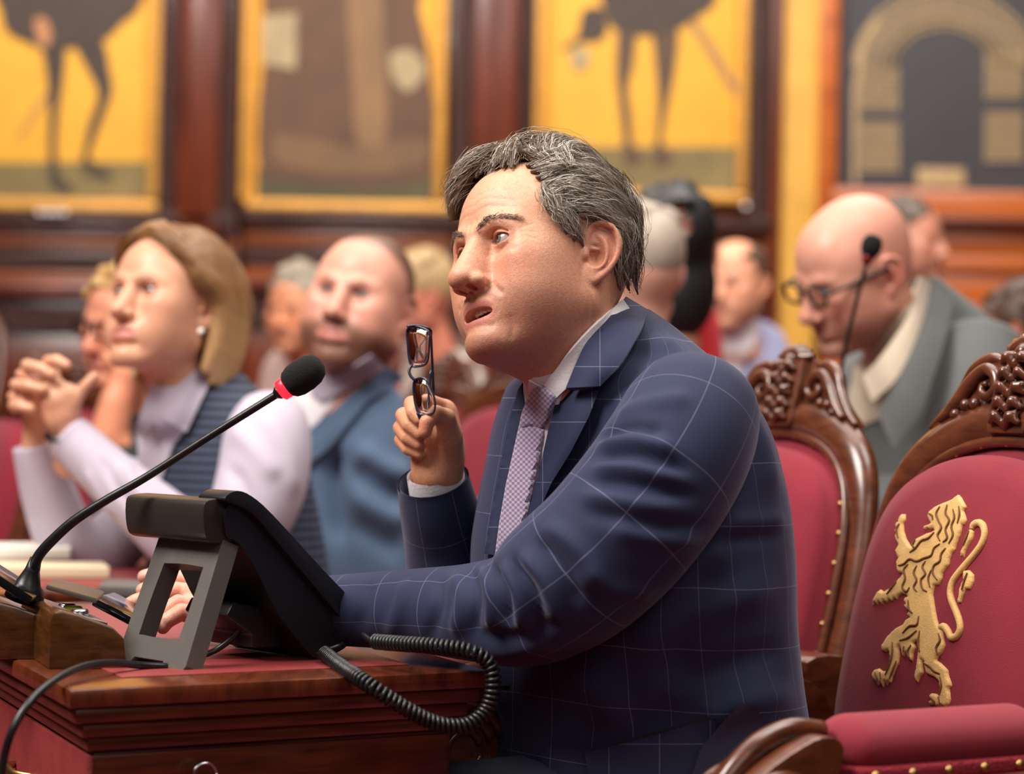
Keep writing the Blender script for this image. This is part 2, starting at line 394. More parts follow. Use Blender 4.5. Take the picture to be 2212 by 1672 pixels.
def head_field(h, p):
    g = lambda k, d: p.get(k, d)
    jw, cw, fat = g('jaw', 1.0), g('cheek', 1.0), g('fat', 0.0)
    f = SDF((-0.108, -0.152, -0.215 if g('neck', True) else -0.15), (0.108, 0.125, 0.142), h)
    f.ell((0, 0.014, 0.034), (0.0765, 0.0985, 0.087), 0.01)
    f.ell((0, -0.040, 0.036), (0.065, 0.058, 0.062), 0.02)
    f.ell((0, 0.030, -0.012), (0.066, 0.066, 0.062), 0.03)
    f.ell((0, -0.040, -0.028), (0.063*cw, 0.053, 0.072), 0.02)
    f.ell((0, -0.040, -0.074), (0.052*jw, 0.048, 0.042), 0.02)
    mz = g('mopen', 0.0)      # extra jaw opening in m
    for s in (-1, 1):
        f.cap((s*0.056*jw, 0.0, -0.066-mz*0.3), (s*0.018, -0.080, -0.112-mz), 0.020+fat, 0.015, 0.022)
        f.ell((s*0.048*cw, -0.060, -0.025), (0.021, 0.028, 0.018), 0.026)
        f.ell((s*0.043*cw, -0.052, -0.058), (0.024+fat, 0.034, 0.034), 0.02)
        f.ell((s*0.044, -0.034, -0.010), (0.026, 0.046, 0.056), 0.03)
        f.ell((s*0.036*jw, -0.030, -0.064), (0.028+fat, 0.050, 0.044), 0.03)
    f.ell((0, -0.090-g('chinf', 0.0), -0.110-mz), (0.024*g('chin', 1.0), 0.018, 0.018), 0.014)
    f.ell((0, -0.080, -0.072), (0.036, 0.024, 0.030), 0.018)
    if g('longneck', False): pass
    if g('neck', True):
        nf = g('neckdir', (0.0, 0.050, -0.21)); nr = g('neckr', 0.056)
        f.cap((0, 0.014, -0.05), nf, nr, nr*g('neckend', 1.12), 0.025)
        if fat > 0: f.ell((0, -0.024, -0.104-mz*0.5), (0.044, 0.052, 0.026), 0.03)
    for s in (-1, 1):   # sockets, brows
        f.ell((s*0.033, -0.100, -0.002), (0.019, 0.014, 0.0125), 0.014, 's')
        bz = g('brow', 0.0)
        f.chain([(s*0.010, -0.0960, 0.013+bz*0.3), (s*0.026, -0.0935, 0.0175+bz), (s*0.045, -0.079, 0.015+bz)], [0.0060, 0.0072, 0.0060], 0.016)
    ns = g('nose', 1.0); nl = g('nosel', 0.0)
    f.cap((0, -0.0935, 0.006), (0, -0.1178-nl, -0.037), 0.0088*ns, 0.0108*ns, 0.010)
    f.cap((0, -0.0905, -0.010), (0, -0.104, -0.040), 0.0135*ns, 0.0155*ns, 0.012)
    f.ell((0, -0.1205-nl, -0.0430), (0.0142*ns, 0.0125, 0.0115), 0.007)
    for s in (-1, 1): f.ell((s*0.0140*ns, -0.1065-nl*0.6, -0.0465), (0.0086*ns, 0.0130, 0.0086), 0.0045)
    f.cap((0, -0.118-nl, -0.0495), (0, -0.104, -0.054), 0.0042, 0.0045, 0.004)
    for s in (-1, 1):
        f.ell((s*0.0078*ns, -0.1125-nl*0.7, -0.0535), (0.0042*ns, 0.0074, 0.0046), 0.002, 's')
        f.chain([(s*0.0215*ns, -0.0985, -0.038), (s*0.0228*ns, -0.0985, -0.0475), (s*0.0188*ns, -0.1005, -0.0535)], 0.0016, 0.005, 's')
    # mouth
    mo = g('mouth', 0.0)          # opening
    mw = g('mw', 0.0265); sk = g('smile', 0.0); lp = g('lips', 1.0); zt = -0.0705; zb = -0.0815-mo
    fy = g('liply', 0.0)
    f.chain([(-mw, -0.0875, -0.0755-mo*0.35+sk), (-mw*0.55, -0.1000-fy, zt), (0, -0.1040-fy, zt+0.0004), (mw*0.55, -0.1000-fy, zt), (mw, -0.0875, -0.0755-mo*0.35+sk)], np.array([0.0030, 0.0046, 0.0048, 0.0046, 0.0030])*lp, 0.005, n=13)
    f.chain([(-mw, -0.0875, -0.0760-mo*0.4+sk), (-mw*0.6, -0.0975-fy+g('lowin', 0.0), zb-0.0005), (0, -0.1025-fy+g('lowin', 0.0), zb-0.0015), (mw*0.6, -0.0975-fy+g('lowin', 0.0), zb-0.0005), (mw, -0.0875, -0.0760-mo*0.4+sk)], np.array([0.0030, 0.0054, 0.0060, 0.0054, 0.0030])*lp*g('lowlip', 1.0), 0.006, n=13)
    if mo < 0.002: f.chain([(-0.022, -0.0925, zb-0.0120), (-0.012, -0.0985, zb-0.0140), (0, -0.1005, zb-0.0150), (0.012, -0.0985, zb-0.0140), (0.022, -0.0925, zb-0.0120)], [0.0003, 0.0008, 0.0012, 0.0008, 0.0003], 0.012, 's', n=9)
    if mo > 0.002:
        f.ell((0, -0.092, (zt+zb)/2-0.0005), (mw*0.83, 0.026, mo*0.5+0.0022), 0.002, 's')
        f.ell((0, -0.070, (zt+zb)/2-0.001), (mw*0.74, 0.024, mo*0.5+0.006), 0.002, 's')
    else:
        f.chain([(-mw*1.02, -0.0885, -0.0758+sk), (-mw*0.5, -0.1035-fy, -0.0752), (0, -0.1075-fy, -0.0758), (mw*0.5, -0.1035-fy, -0.0752), (mw*1.02, -0.0885, -0.0758+sk)], 0.0012, 0.0025, 's', n=13)
    f.cap((0, -0.1075, -0.0555), (0, -0.1085, -0.0655), 0.0015, 0.0018, 0.005, 's')
    # lids
    eo = g('eyeopen', 0.0050)
    for s in (-1, 1):
        f.ell((s*0.0325, -0.0795, -0.0005), (0.0152, 0.0148, 0.0142), 0.005)
        f.chain([(s*0.0195, -0.0905, 0.0035), (s*0.0260, -0.0945, 0.0085), (s*0.0350, -0.0935, 0.0090), (s*0.0440, -0.0870, 0.0050)], 0.0009, 0.0028, 's', n=8)
        f.ell((s*0.0325, -0.0930, -0.0008), (0.0132, 0.016, eo), 0.0012, 's', R=np.array(rotm(0, 0, s*4)))
        f.ell((s*0.0325, -0.0795, -0.0005), (0.0118, 0.0118, 0.0118), 0.001, 's')
    if g('ears', True):
        for s in (-1, 1): ear(f, s, g('earsc', 1.0))
    return f
def head_colors(V, p):
    skin = np.array(p.get('skin', srgb(212, 158, 134))); C = np.tile(skin, (len(V), 1))
    red = np.array(p.get('red', srgb(196, 112, 98))); k = p.get('redk', 0.45)
    def mixc(w, c):
        nonlocal C
        w = np.clip(w, 0, 1)[:, None]; C = C*(1-w)+np.array(c)*w
    for s in (-1, 1):
        mixc(k*blob(V, (s*0.045, -0.075, -0.035), (0.022, 0.03, 0.022)), red)
        mixc(k*1.0*blob(V, (s*0.088, 0.012, -0.012), (0.016, 0.03, 0.036)), red)
        mixc(0.35*blob(V, (s*0.0325, -0.092, -0.001), (0.018, 0.02, 0.013)), np.array(red)*0.75)
    mixc(k*0.8*blob(V, (0, -0.122, -0.04), (0.018, 0.02, 0.014)), red)
    mo = p.get('mouth', 0.0); lipc = p.get('lipc', srgb(176, 106, 98)); lp = p.get('lips', 1.0)
    zt, zb, mw = -0.0705, -0.0815-mo, p.get('mw', 0.0265)
    up = polydist(V, [(-mw, -0.0905, -0.0755-mo*0.35), (-mw*0.55, -0.104, zt), (0, -0.108, zt), (mw*0.55, -0.104, zt), (mw, -0.0905, -0.0755-mo*0.35)])
    lo = polydist(V, [(-mw, -0.0905, -0.076-mo*0.4), (-mw*0.6, -0.103, zb), (0, -0.108, zb-0.0015), (mw*0.6, -0.103, zb), (mw, -0.0905, -0.076-mo*0.4)])
    mixc(0.85/(1+np.exp((np.minimum(up-0.0045*lp, lo-0.0050*lp))/0.0007)), lipc)
    ins = (V[:, 1] > -0.094+0.020*(V[:, 0]/mw)**2) & (np.abs(V[:, 0]) < mw*0.9) & (np.abs(V[:, 2]-(zt+zb)/2) < mo*0.5+0.009) & (V[:, 1] < -0.03)
    if mo > 0.002: mixc(ins*1.0, srgb(90, 38, 34))
    lk = p.get('lash', 0.0)
    if lk > 0:
        for s in (-1, 1):
            up2 = polydist(V, catmull([(s*0.0195, -0.090, 0.0), (s*0.026, -0.094, 0.0048), (s*0.034, -0.094, 0.0052), (s*0.0455, -0.086, -0.001)], 10)); mixc(lk*np.exp(-(up2/0.0016)**2), srgb(70, 44, 36))
            mixc(lk*0.5*np.exp(-(polydist(V, catmull([(s*0.0195, -0.090, -0.001), (s*0.032, -0.094, -0.0062), (s*0.0455, -0.086, -0.002)], 8))/0.0012)**2), srgb(110, 62, 52))
    st = p.get('stubble_shade', 0.0); sc = p.get('stubc', srgb(120, 96, 84))
    if st > 0:
        nl = 1/(1+np.exp((V[:, 2]+0.052+0.25*np.maximum(0, np.abs(V[:, 0])-0.03))/0.006))
        wv = nl*(V[:, 1] > -0.2)/(1+np.exp((V[:, 1]-0.012)/0.012))/(1+np.exp((-V[:, 2]-0.135-mo)/0.010))
        lipm = 1-1/(1+np.exp((np.minimum(up-0.0055, lo-0.0068))/0.001)); mixc(st*wv*lipm, sc)
    for w, c in p.get('paint', []): mixc(w(V), c)
    return C
def eyeball(c, gaze, iris=(0.16, 0.17, 0.13), r=0.0118):
    """sphere with vertex colours, gaze = unit vec"""
    n = 40; g = np.array(gaze, float); g /= np.linalg.norm(g)
    t = np.array([0, 0, 1.0]); u = np.cross(t, g); u /= np.linalg.norm(u); v = np.cross(g, u)
    prof = np.r_[np.linspace(0.02, 0.62, 24), np.linspace(0.68, math.pi-0.05, 16)]
    th = np.linspace(0, 2*math.pi, n, endpoint=False); V = []; C = []
    for a in prof:
        rr = r*(1+0.03*max(0, 1-(a/0.5)**2))
        for b in th:
            V.append(np.array(c)+rr*(g*math.cos(a)+(u*math.cos(b)+v*math.sin(b))*math.sin(a)))
            if a < 0.20: C.append((0.006, 0.005, 0.005))
            elif a < 0.47: C.append(tuple(np.array(iris)*(0.75+0.4*math.sin(b*9)**2)*(1 if a < 0.41 else 0.35)))
            else: C.append((0.42, 0.36, 0.33))
    F = gridfaces(len(prof), n); F.append(tuple(range(n))[::-1]); F.append(tuple((len(prof)-1)*n+j for j in range(n)))
    return np.array(V), F, np.array(C)
M_SKIN = mat('skin', rough=0.47, spec=0.45, attr=True, sss=0.10, var=0.16, vscale=260, bump=0.55, bscale=600, bdist=0.0008)
M_SKINF = mat('skin_plain', rough=0.42, spec=0.45, attr=True, var=0.05, vscale=60)
M_EYE = mat('eye', rough=0.06, spec=0.6, attr=True)
M_TEETH = mat('teeth', srgb(222, 210, 190), rough=0.25)
M_HAIR = mat('hair', rough=0.42, spec=0.45, attr=True)
# ------------------------------------------------------------------ main speaker: head
MH = dict(mouth=0.0092, mopen=-0.001, chinf=0.0015, chin=1.05, fat=0.0015, jaw=0.98, cheek=0.99, lash=0.65, skin=srgb(214, 156, 126), red=srgb(196, 108, 94), redk=0.5, stubble_shade=0.6, stubc=srgb(158, 104, 86),  # stubble tint strengthened to paint extra shade on the lower face
          nose=1.06, nosel=0.001, mw=0.029, eyeopen=0.0056, brow=0.001, lips=0.86, lowlip=0.92, lowin=0.0012, liply=-0.002,  neckdir=(0.010, 0.028, -0.150), neckr=0.058, neckend=0.86, lipc=srgb(176, 96, 90), earsc=1.06)
MH_R = rotm(-51.2, -6.9, -15.0); MH_D = 2.70
MH_O = CAM+FWD*MH_D+RGT*0.0354+UPV*0.1412
def to_world(V, R, O, sc=1.0): return (np.asarray(V)*sc)@R.T+O
BROW = lambda s: [(s*0.011, -0.104, 0.0140), (s*0.022, -0.104, 0.0200), (s*0.035, -0.097, 0.0225), (s*0.047, -0.086, 0.0195), (s*0.054, -0.076, 0.0140)]
def main_head():
    f = head_field(0.0012, MH); V, F = f.mesh(); N = vnormals(V, F)
    # forehead lines, crow's feet, folds
    for z, a in ((0.036, 0.0004), (0.046, 0.00035), (0.057, 0.0003)):
        V = crease(V, N, [(-0.048, -0.080, z-0.004), (-0.02, -0.098, z+0.003), (0, -0.101, z), (0.02, -0.098, z+0.004), (0.050, -0.078, z-0.006)], a, 0.0020, 16)
    for s in (-1, 1):
        for e in ((0.060, 0.008), (0.062, -0.003), (0.060, -0.012)):
            V = crease(V, N, [(s*0.047, -0.083, -0.001+e[1]*0.3), (s*e[0], -0.066, e[1])], 0.00035, 0.0014)
        V = crease(V, N, [(s*0.020, -0.094, -0.010), (s*0.030, -0.093, -0.0145), (s*0.043, -0.086, -0.010)], 0.0010, 0.0020, 8)
        V = crease(V, N, [(s*0.018, -0.094, -0.016), (s*0.034, -0.089, -0.024), (s*0.050, -0.078, -0.021)], 0.0009, 0.0035, 8)
        V = crease(V, N, [(s*0.019, -0.104, -0.040), (s*0.026, -0.099, -0.052), (s*0.034, -0.091, -0.064)], 0.0018, 0.0036, 12)
        V = crease(V, N, [(s*0.037, -0.082, -0.092), (s*0.037, -0.081, -0.100), (s*0.034, -0.082, -0.112)], 0.0007, 0.004, 8)
        V = crease(V, N, [(s*0.070, -0.022, 0.0), (s*0.070, -0.018, -0.030)], 0.0008, 0.002)
        V = crease(V, N, [(s*0.066, -0.012, -0.035), (s*0.060, 0.004, -0.085)], 0.0012, 0.005)
    V = crease(V, N, [(-0.018, -0.094, -0.1005), (0, -0.100, -0.1025), (0.018, -0.094, -0.1005)], 0.0016, 0.0045, 9)
    V = crease(V, N, [(-0.004, -0.098, 0.014), (-0.005, -0.099, 0.026)], 0.0008, 0.0018)
    V = crease(V, N, [(0.004, -0.098, 0.014), (0.005, -0.099, 0.026)], 0.0008, 0.0018)
    bc = srgb(132, 98, 80)
    snap = lambda pts: np.array([V[np.argmin(((V-q)**2).sum(1))] for q in np.asarray(pts, float)])
    def brow(s):
        pts = snap(catmull(BROW(s), 14)); MH.setdefault('browpts', {})[s] = pts
        return lambda W: 0.6*np.exp(-(polydist(W, pts)/0.0040)**2)
    MH['paint'] = [(brow(-1), bc), (brow(1), bc)]
    C = head_colors(V, MH)
    return V, F, C

def scalp(x, a, lift):
    """point above the skull at lateral x, angle a (deg, 0 front, 90 top, 180 back)"""
    a = math.radians(a); x = max(-0.0765, min(0.0765, x)); q = math.sqrt(max(0.0, 1-(x/0.0775)**2))
    n = np.array([x/0.0775**2, -q*math.cos(a)/0.0995, q*math.sin(a)/0.088]); n /= np.linalg.norm(n)
    return np.array([x, 0.012-0.0995*q*math.cos(a), 0.034+0.088*q*math.sin(a)])+n*lift
def main_hair():
    rg = np.random.RandomState(5); L = []
    for i, x in enumerate(np.linspace(-0.050, 0.058, 13)):       # swept-back top
        for lay in range(2):
            ph = rg.rand()*6; dx = 0.007; a0 = 34 if abs(x) < 0.03 else 40
            if x > 0.03: a0 = 52
            h = (0.010, 0.0165, 0.0155, 0.012, 0.010, 0.008) if lay else (0.004, 0.009, 0.009, 0.008, 0.006, 0.005)
            dx = 0.009; pts = [scalp(x+dx*math.sin(ph+j*1.6)-0.006*j*(x > 0)*0.3, a, hh+0.003*math.sin(ph*1.7+j*2.1)) for j, (a, hh) in enumerate(zip((a0, 55, 74, 96, 118, 142), h))]
            L.append((pts, [0.0025, 0.0075, 0.0085, 0.008, 0.007, 0.005]))
    for i, x in enumerate(np.linspace(-0.066, 0.066, 13)):       # back of head
        ph = rg.rand()*6
        pts = [scalp(x*(1-0.10*j*0.3)+0.004*math.sin(ph+j*1.6), a, hh+0.002*math.sin(ph+j*2.3)) for j, (a, hh) in enumerate(zip((110, 136, 160, 182, 199, 210), (0.010, 0.010, 0.009, 0.007, 0.006, 0.008)))]
        L.append((pts, [0.007, 0.0085, 0.008, 0.0075, 0.006, 0.004]))
    for s in (1, -1):                                            # sides, swept back over the ear
        for i, z in enumerate(np.linspace(0.088, 0.030, 7)):
            ph = rg.rand()*6; w = lambda j: 0.0035*math.sin(ph+j*2.0)
            x0 = 0.050+0.020*min(1, (0.088-z)/0.03)
            pts = [(s*x0, -0.054-0.05*(0.05-abs(z-0.05))*0.5, z), (s*(0.074+w(0)), -0.030, z+0.006+w(1)), (s*(0.080+w(2)), -0.005, z+0.006), (s*(0.081+w(3)), 0.022, z+0.002+w(4)), (s*(0.076+w(5)), 0.050, z-0.010), (s*(0.058+w(1)), 0.082, z-0.026)]
            pts = [np.array([q[0]*(1 if q[2] < 0.06 else max(0.75, 1-(q[2]-0.06)*4)), q[1], q[2]]) for q in pts]
            L.append((pts, [0.004, 0.0075, 0.0085, 0.0085, 0.008, 0.006]))
        for y0, zz in ((-0.056, 0.032), (-0.044, 0.026), (-0.032, 0.022)):   # sideburn
            L.append(([(s*0.0715, y0, zz+0.022), (s*0.0765, y0+0.006, zz), (s*0.0785, y0+0.016, zz-0.018), (s*0.0765, y0+0.024, zz-0.030)], [0.005, 0.006, 0.005, 0.0025]))
        for y0 in (0.040, 0.054, 0.066):                          # behind the ear to the nape
            L.append(([(s*0.078, y0-0.004, 0.036), (s*0.078, y0+0.002, 0.010), (s*0.072, y0+0.006, -0.016), (s*0.064, y0+0.012, -0.032), (s*0.057, y0+0.022, -0.042)], [0.007, 0.007, 0.0065, 0.004, 0.0015]))
    for k in range(6):                                           # forelock falling to his right
        o = 0.007*k
        L.append(([(0.006-o, -0.048+0.3*o, 0.126), (-0.016-o*0.8, -0.074+0.4*o, 0.114-o*0.2), (-0.036-o*0.5, -0.087+0.5*o, 0.094-o*0.2), (-0.050-o*0.35, -0.089+0.6*o, 0.072), (-0.057-o*0.3, -0.086+0.7*o, 0.050+o*0.3)], [0.006, 0.008, 0.008, 0.006, 0.003]))
    f = SDF((-0.11, -0.125, -0.085), (0.11, 0.13, 0.155), 0.0022)
    f.ell((0, 0.018, 0.040), (0.0785, 0.0985, 0.086), 0.004)
    # keep the cap off the face: cut the front below the hairline
    f.ell((0, -0.092, 0.020), (0.090, 0.058, 0.066), 0.004, 's'); f.ell((0, -0.06, -0.06), (0.12, 0.085, 0.085), 0.004, 's')
    for s in (-1, 1): f.ell((s*0.085, 0.008, -0.016), (0.03, 0.030, 0.038), 0.003, 's')
    f.ell((0, 0.06, -0.10), (0.09, 0.08, 0.055), 0.003, 's')
    for pts, rr in L: f.chain(pts, np.array(rr)*0.72, 0.004, n=9)
    V, F = f.mesh()
    def hc(p, rg):
        m = p.mean(0); side = 1/(1+math.exp(-(abs(m[0])-0.055)/0.008))*(1 if m[1] < 0.05 else 0.35); g = rg.rand()
        top = np.array(srgb(122, 104, 86)); br = np.array(srgb(78, 62, 48)); gr = np.array(srgb(168, 160, 150)); wh = np.array(srgb(214, 208, 200))
        c = br*(0.55)+top*0.45 if g < 0.45 else top
        if m[1] > 0.055: c = br*1.0 if g < 0.6 else top*0.8
        pg = 0.16+0.55*side
        if rg.rand() < pg: c = gr*(0.75+0.3*rg.rand())
        if rg.rand() < 0.05+0.10*side: c = wh
        return c*(1.0+0.6*rg.rand())
    sv, sf, sc = strands(L, 130, hc, rad=0.00032, npt=12, wave=0.0032, seed=3, hi=1.3)
    side = np.clip((np.abs(V[:, 0])-0.05)/0.03, 0, 1)[:, None]*(V[:, 1:2] < 0.055)
    C = np.array(srgb(84, 68, 53))*(1-side)+np.array(srgb(112, 102, 92))*side
    fly, ff, fc = strands([(p, np.array(r)*1.5) for p, r in L], 7, hc, rad=0.00022, npt=11, wave=0.006, seed=9, lo=0.9, hi=1.5)
    return joinq([(V, F, C), (sv, sf, sc), (fly, ff, fc)])
def brow_strands(s):
    rg = np.random.RandomState(2); L = []; b = catmull(MH['browpts'][s], 60)
    for k in range(130):
        t = rg.rand()**0.9; q = b[int(t*59)]+np.array([0, -0.0010, rg.randn()*0.0017]); e = q+np.array([s*0.0055, 0.0028*t+0.0002, 0.0030*(1-1.7*t)]); m = (q+e)/2+np.array([s*0.0004, -0.0012, 0])
        L.append(([q, m, e], 0.0003))
    return strands(L, 2, lambda p, r: np.array(srgb(132, 110, 92))*(0.55+0.8*r.rand()), rad=0.00024, npt=5, wave=0.0003, seed=4, cutmin=0.9)
# ------------------------------------------------------------------ tracing onto surfaces
def bvh_of(*parts):
    Vs, Fs, n = [], [], 0
    for V, F in parts:
        Vs += [tuple(v) for v in np.asarray(V, float)]; Fs += [tuple(int(i)+n for i in f) for f in F]; n += len(V)
    return BVHTree.FromPolygons(Vs, Fs)
def cast(bvh, px, py):
    h = bvh.ray_cast(Vector(CAM), Vector(ray(px, py)).normalized())
    return (None, None) if h[0] is None else (np.array(h[0]), np.array(h[1]))
def inpoly(x, y, poly):
    c = False; n = len(poly); j = n-1
    for i in range(n):
        if (poly[i][1] > y) != (poly[j][1] > y) and x < (poly[j][0]-poly[i][0])*(y-poly[i][1])/(poly[j][1]-poly[i][1])+poly[i][0]: c = not c
        j = i
    return c
def fillpoly(poly, step):
    """densified boundary + interior grid -> (verts2d, tris, nboundary)"""
    B = []
    for a, b in zip(poly, list(poly[1:])+[poly[0]]):
        m = max(1, int(math.hypot(b[0]-a[0], b[1]-a[1])/step))
        B += [(a[0]+(b[0]-a[0])*t/m, a[1]+(b[1]-a[1])*t/m) for t in range(m)]
    nb = len(B); xs = [p[0] for p in B]; ys = [p[1] for p in B]; I = []
    Ba = np.array(B)
    y = min(ys)+step*0.5; r = 0
    while y < max(ys):
        x = min(xs)+step*(0.5 if r % 2 else 0.0)
        while x < max(xs):
            if inpoly(x, y, B) and np.min((Ba[:, 0]-x)**2+(Ba[:, 1]-y)**2) > (0.6*step)**2: I.append((x, y))
            x += step
        y += step*0.87; r += 1
    pts = [Vector(p) for p in B+I]
    vs, es, fs, ov, oe, of = delaunay_2d_cdt(pts, [(i, (i+1) % nb) for i in range(nb)], [], 1, 1e-6)
    return np.array([v[:] for v in vs]), [tuple(f) for f in fs]
def smoothpoly(poly, n=4):
    p = np.asarray(poly, float); m = len(p); out = []
    for i in range(m):
        p0, p1, p2, p3 = p[i-1], p[i], p[(i+1) % m], p[(i+2) % m]
        for t in np.linspace(0, 1, n, endpoint=False):
            out.append(0.5*((2*p1)+(-p0+p2)*t+(2*p0-5*p1+4*p2-p3)*t*t+(-p0+3*p1-3*p2+p3)*t**3))
    return [tuple(q) for q in out]
def sheet(W3, N3, tris, thick):
    """solid sheet from top verts, normals, tris"""
    n = len(W3); V = np.concatenate([W3, W3-N3*thick]); F = list(tris)+[tuple(i+n for i in f[::-1]) for f in tris]
    cnt = {}
    for f in tris:
        for a, b in zip(f, f[1:]+f[:1]): cnt[(a, b)] = 1
    for (a, b) in cnt:
        if (b, a) not in cnt: F.append((b, a, a+n, b+n))
    return V, F
def decal(poly, bvh, off=0.004, thick=0.003, step=8, smooth=2, puff=0.0, puffw=12.0, flat=0.6, dmax=None, relief=None):
    v2, tris = fillpoly(poly, step); n = len(v2)
    D = np.full(n, np.nan); Nn = np.zeros((n, 3))
    for i, (x, y) in enumerate(v2):
        p, nn = cast(bvh, x, y)
        if p is not None:
            d = np.dot(p-CAM, FWD)
            if dmax is None or d < dmax: D[i] = d; Nn[i] = nn if np.dot(nn, ray(x, y)) < 0 else -nn
    ok = ~np.isnan(D)
    for i in np.nonzero(~ok)[0]:
        j = np.nonzero(ok)[0][np.argmin(((v2[ok]-v2[i])**2).sum(1))]; D[i] = D[j]; Nn[i] = Nn[j]
    nb = [set() for _ in range(n)]
    for f in tris:
        for a in f: nb[a] |= set(f)-{a}
    for _ in range(smooth):
        D = np.array([0.5*D[i]+0.5*np.mean(D[list(nb[i])]) if nb[i] else D[i] for i in range(n)])
        Nn = np.array([Nn[i]+np.sum(Nn[list(nb[i])], axis=0) if nb[i] else Nn[i] for i in range(n)])
        Nn /= np.linalg.norm(Nn, axis=1)[:, None]+1e-12
    back = -np.array([ray(*q)/np.linalg.norm(ray(*q)) for q in v2])
    Nb = Nn*(1-flat)+back*flat; Nb /= np.linalg.norm(Nb, axis=1)[:, None]
    W3 = np.array([P(x, y, d) for (x, y), d in zip(v2, D)])
    o = np.full(n, off)
    if puff > 0:
        pb = np.array(list(poly)+[poly[0]], float); q = polydist(np.c_[v2, np.zeros(n)], np.c_[pb, np.zeros(len(pb))])
        o += puff*np.sqrt(np.clip(q/puffw, 0, 1)*(2-np.clip(q/puffw, 0, 1)))
    if relief is not None: o += relief(v2)
    W3 = W3+Nb*o[:, None]
    V, F = sheet(W3, Nb, tris, thick)
    uv = np.concatenate([v2, v2])/FPX*np.mean(D); uv[:, 1] *= -1
    # make sure the faces point towards the viewer
    a, b, c = W3[list(tris[0])]
    if np.dot(np.cross(b-a, c-a), back[0]) < 0: F = [f[::-1] for f in F]
    return V, F, uv
def sculpt(V, F, strokes):
    """strokes: (px polyline, amplitude m, width m); raised or pressed along the surface where the traced line falls"""
    bv = bvh_of((V, F)); V = np.array(V, float)
    N = np.zeros_like(V)
    for f in F:
        if len(f) > 4: continue
        a = V[f[0]]; n = np.cross(V[f[1]]-a, V[f[2]]-a)
        for i in f: N[i] += n
    N /= np.linalg.norm(N, axis=1)[:, None]+1e-12
    dsp = np.zeros(len(V))
    for pts, amp, wd in strokes:
        q = catmull(np.array(pts, float), max(6, len(pts)*4)); W = []
        for x, y in q:
            h, nn = cast(bv, x, y)
            if h is not None: W.append(h)
        if len(W) < 2: continue
        W = np.array(W); lo, hi = W.min(0)-3*wd, W.max(0)+3*wd
        I = np.nonzero(((V > lo) & (V < hi)).all(1))[0]
        if not len(I): continue
        best = np.full(len(I), 9.0); tp = np.zeros(len(I)); m = len(W)-1
        for k in range(m):
            a, b = W[k], W[k+1]; ab = b-a; t = np.clip((V[I]-a)@ab/(ab@ab+1e-12), 0, 1); d = np.linalg.norm(V[I]-a-t[:, None]*ab, axis=1)
            u = d < best; best[u] = d[u]; tp[u] = (k+t[u])/m
        dsp[I] += 1.6*amp*np.exp(-(best/wd)**2)*np.clip(np.sin(np.pi*np.clip(tp, 0.02, 0.98))*1.8, 0, 1)
    outw = np.sign(np.mean(np.einsum('ij,ij->i', N, V-V.mean(0)))) or 1
    return V+N*(dsp*outw)[:, None]
def torso(levels, yaw, ratio=1.55, ex=2.25, nu=120, nv=130, dfrac=1.0):
    """levels: (py, pxL, pxR, depth[, ratio]) from low to high; a body turned by yaw degrees whose outline meets the traced edges"""
    A = np.array([(l[0], l[1], l[2], l[3], l[4] if len(l) > 4 else ratio) for l in levels], float)
    y = A[:, 0]; t = np.linspace(0, 1, nv); yy = np.interp(t, np.linspace(0, 1, len(y)), y)
    S = catmull(A, nv)
    a = math.radians(yaw); Wd = np.array([math.cos(a), math.sin(a), 0]); Fd = np.array([math.sin(a), -math.cos(a), 0])
    th = np.linspace(0, 2*math.pi, nu, endpoint=False); c, s = np.cos(th), np.sin(th)
    cx, sx = np.sign(c)*np.abs(c)**(2/ex), np.sign(s)*np.abs(s)**(2/ex)
    rings = []; UV = []
    for py, l, r, d, ra in S:
        C = P((l+r)/2, py, d); half = (r-l)/2/FPX*d
        pr = np.outer(cx*ra, Wd)+np.outer(sx, Fd); k = half/np.max(np.abs(pr@RGT)); rings.append(C+pr*k)
        UV.append(np.stack([th*0.215, np.full(nu, C[2])], 1))
    V, F = loft(rings); return V, F, np.concatenate(UV)
def strip(up, lo, thick=0.004, n=28, m=8, bulge=0.004, bvh=None, clear=0.006):
    """cloth strip between two polylines of (px,py,depth); kept in front of bvh"""
    U = catmull(np.array(up, float), n); L = catmull(np.array(lo, float), n); t = np.linspace(0, 1, m)
    Q = U[:, None]*(1-t)[None, :, None]+L[:, None]*t[None, :, None]
    W3 = np.zeros((n, m, 3))
    for i in range(n):
        for j in range(m):
            x, y, d = Q[i, j]; d -= bulge*math.sin(math.pi*t[j])
            if bvh is not None:
                p, _ = cast(bvh, x, y)
                if p is not None: d = min(d, np.dot(p-CAM, FWD)-clear)
            W3[i, j] = P(x, y, d)
    G = W3.reshape(-1, 3); F = [(i*m+j, i*m+j+1, (i+1)*m+j+1, (i+1)*m+j) for i in range(n-1) for j in range(m-1)]
    a, b, c, _ = G[list(F[0])]
    if np.dot(np.cross(b-a, c-a), CAM-a) < 0: F = [f[::-1] for f in F]
    N = np.zeros_like(G)
    for f in F:
        k = np.cross(G[f[1]]-G[f[0]], G[f[2]]-G[f[0]])
        for i in f: N[i] += k
    N /= np.linalg.norm(N, axis=1)[:, None]+1e-12
    V, F2 = sheet(G, N, F, thick); uv = np.concatenate([Q.reshape(-1, 3)[:, :2]]*2)/FPX*2.6; uv[:, 1] *= -1
    return V, F2, uv
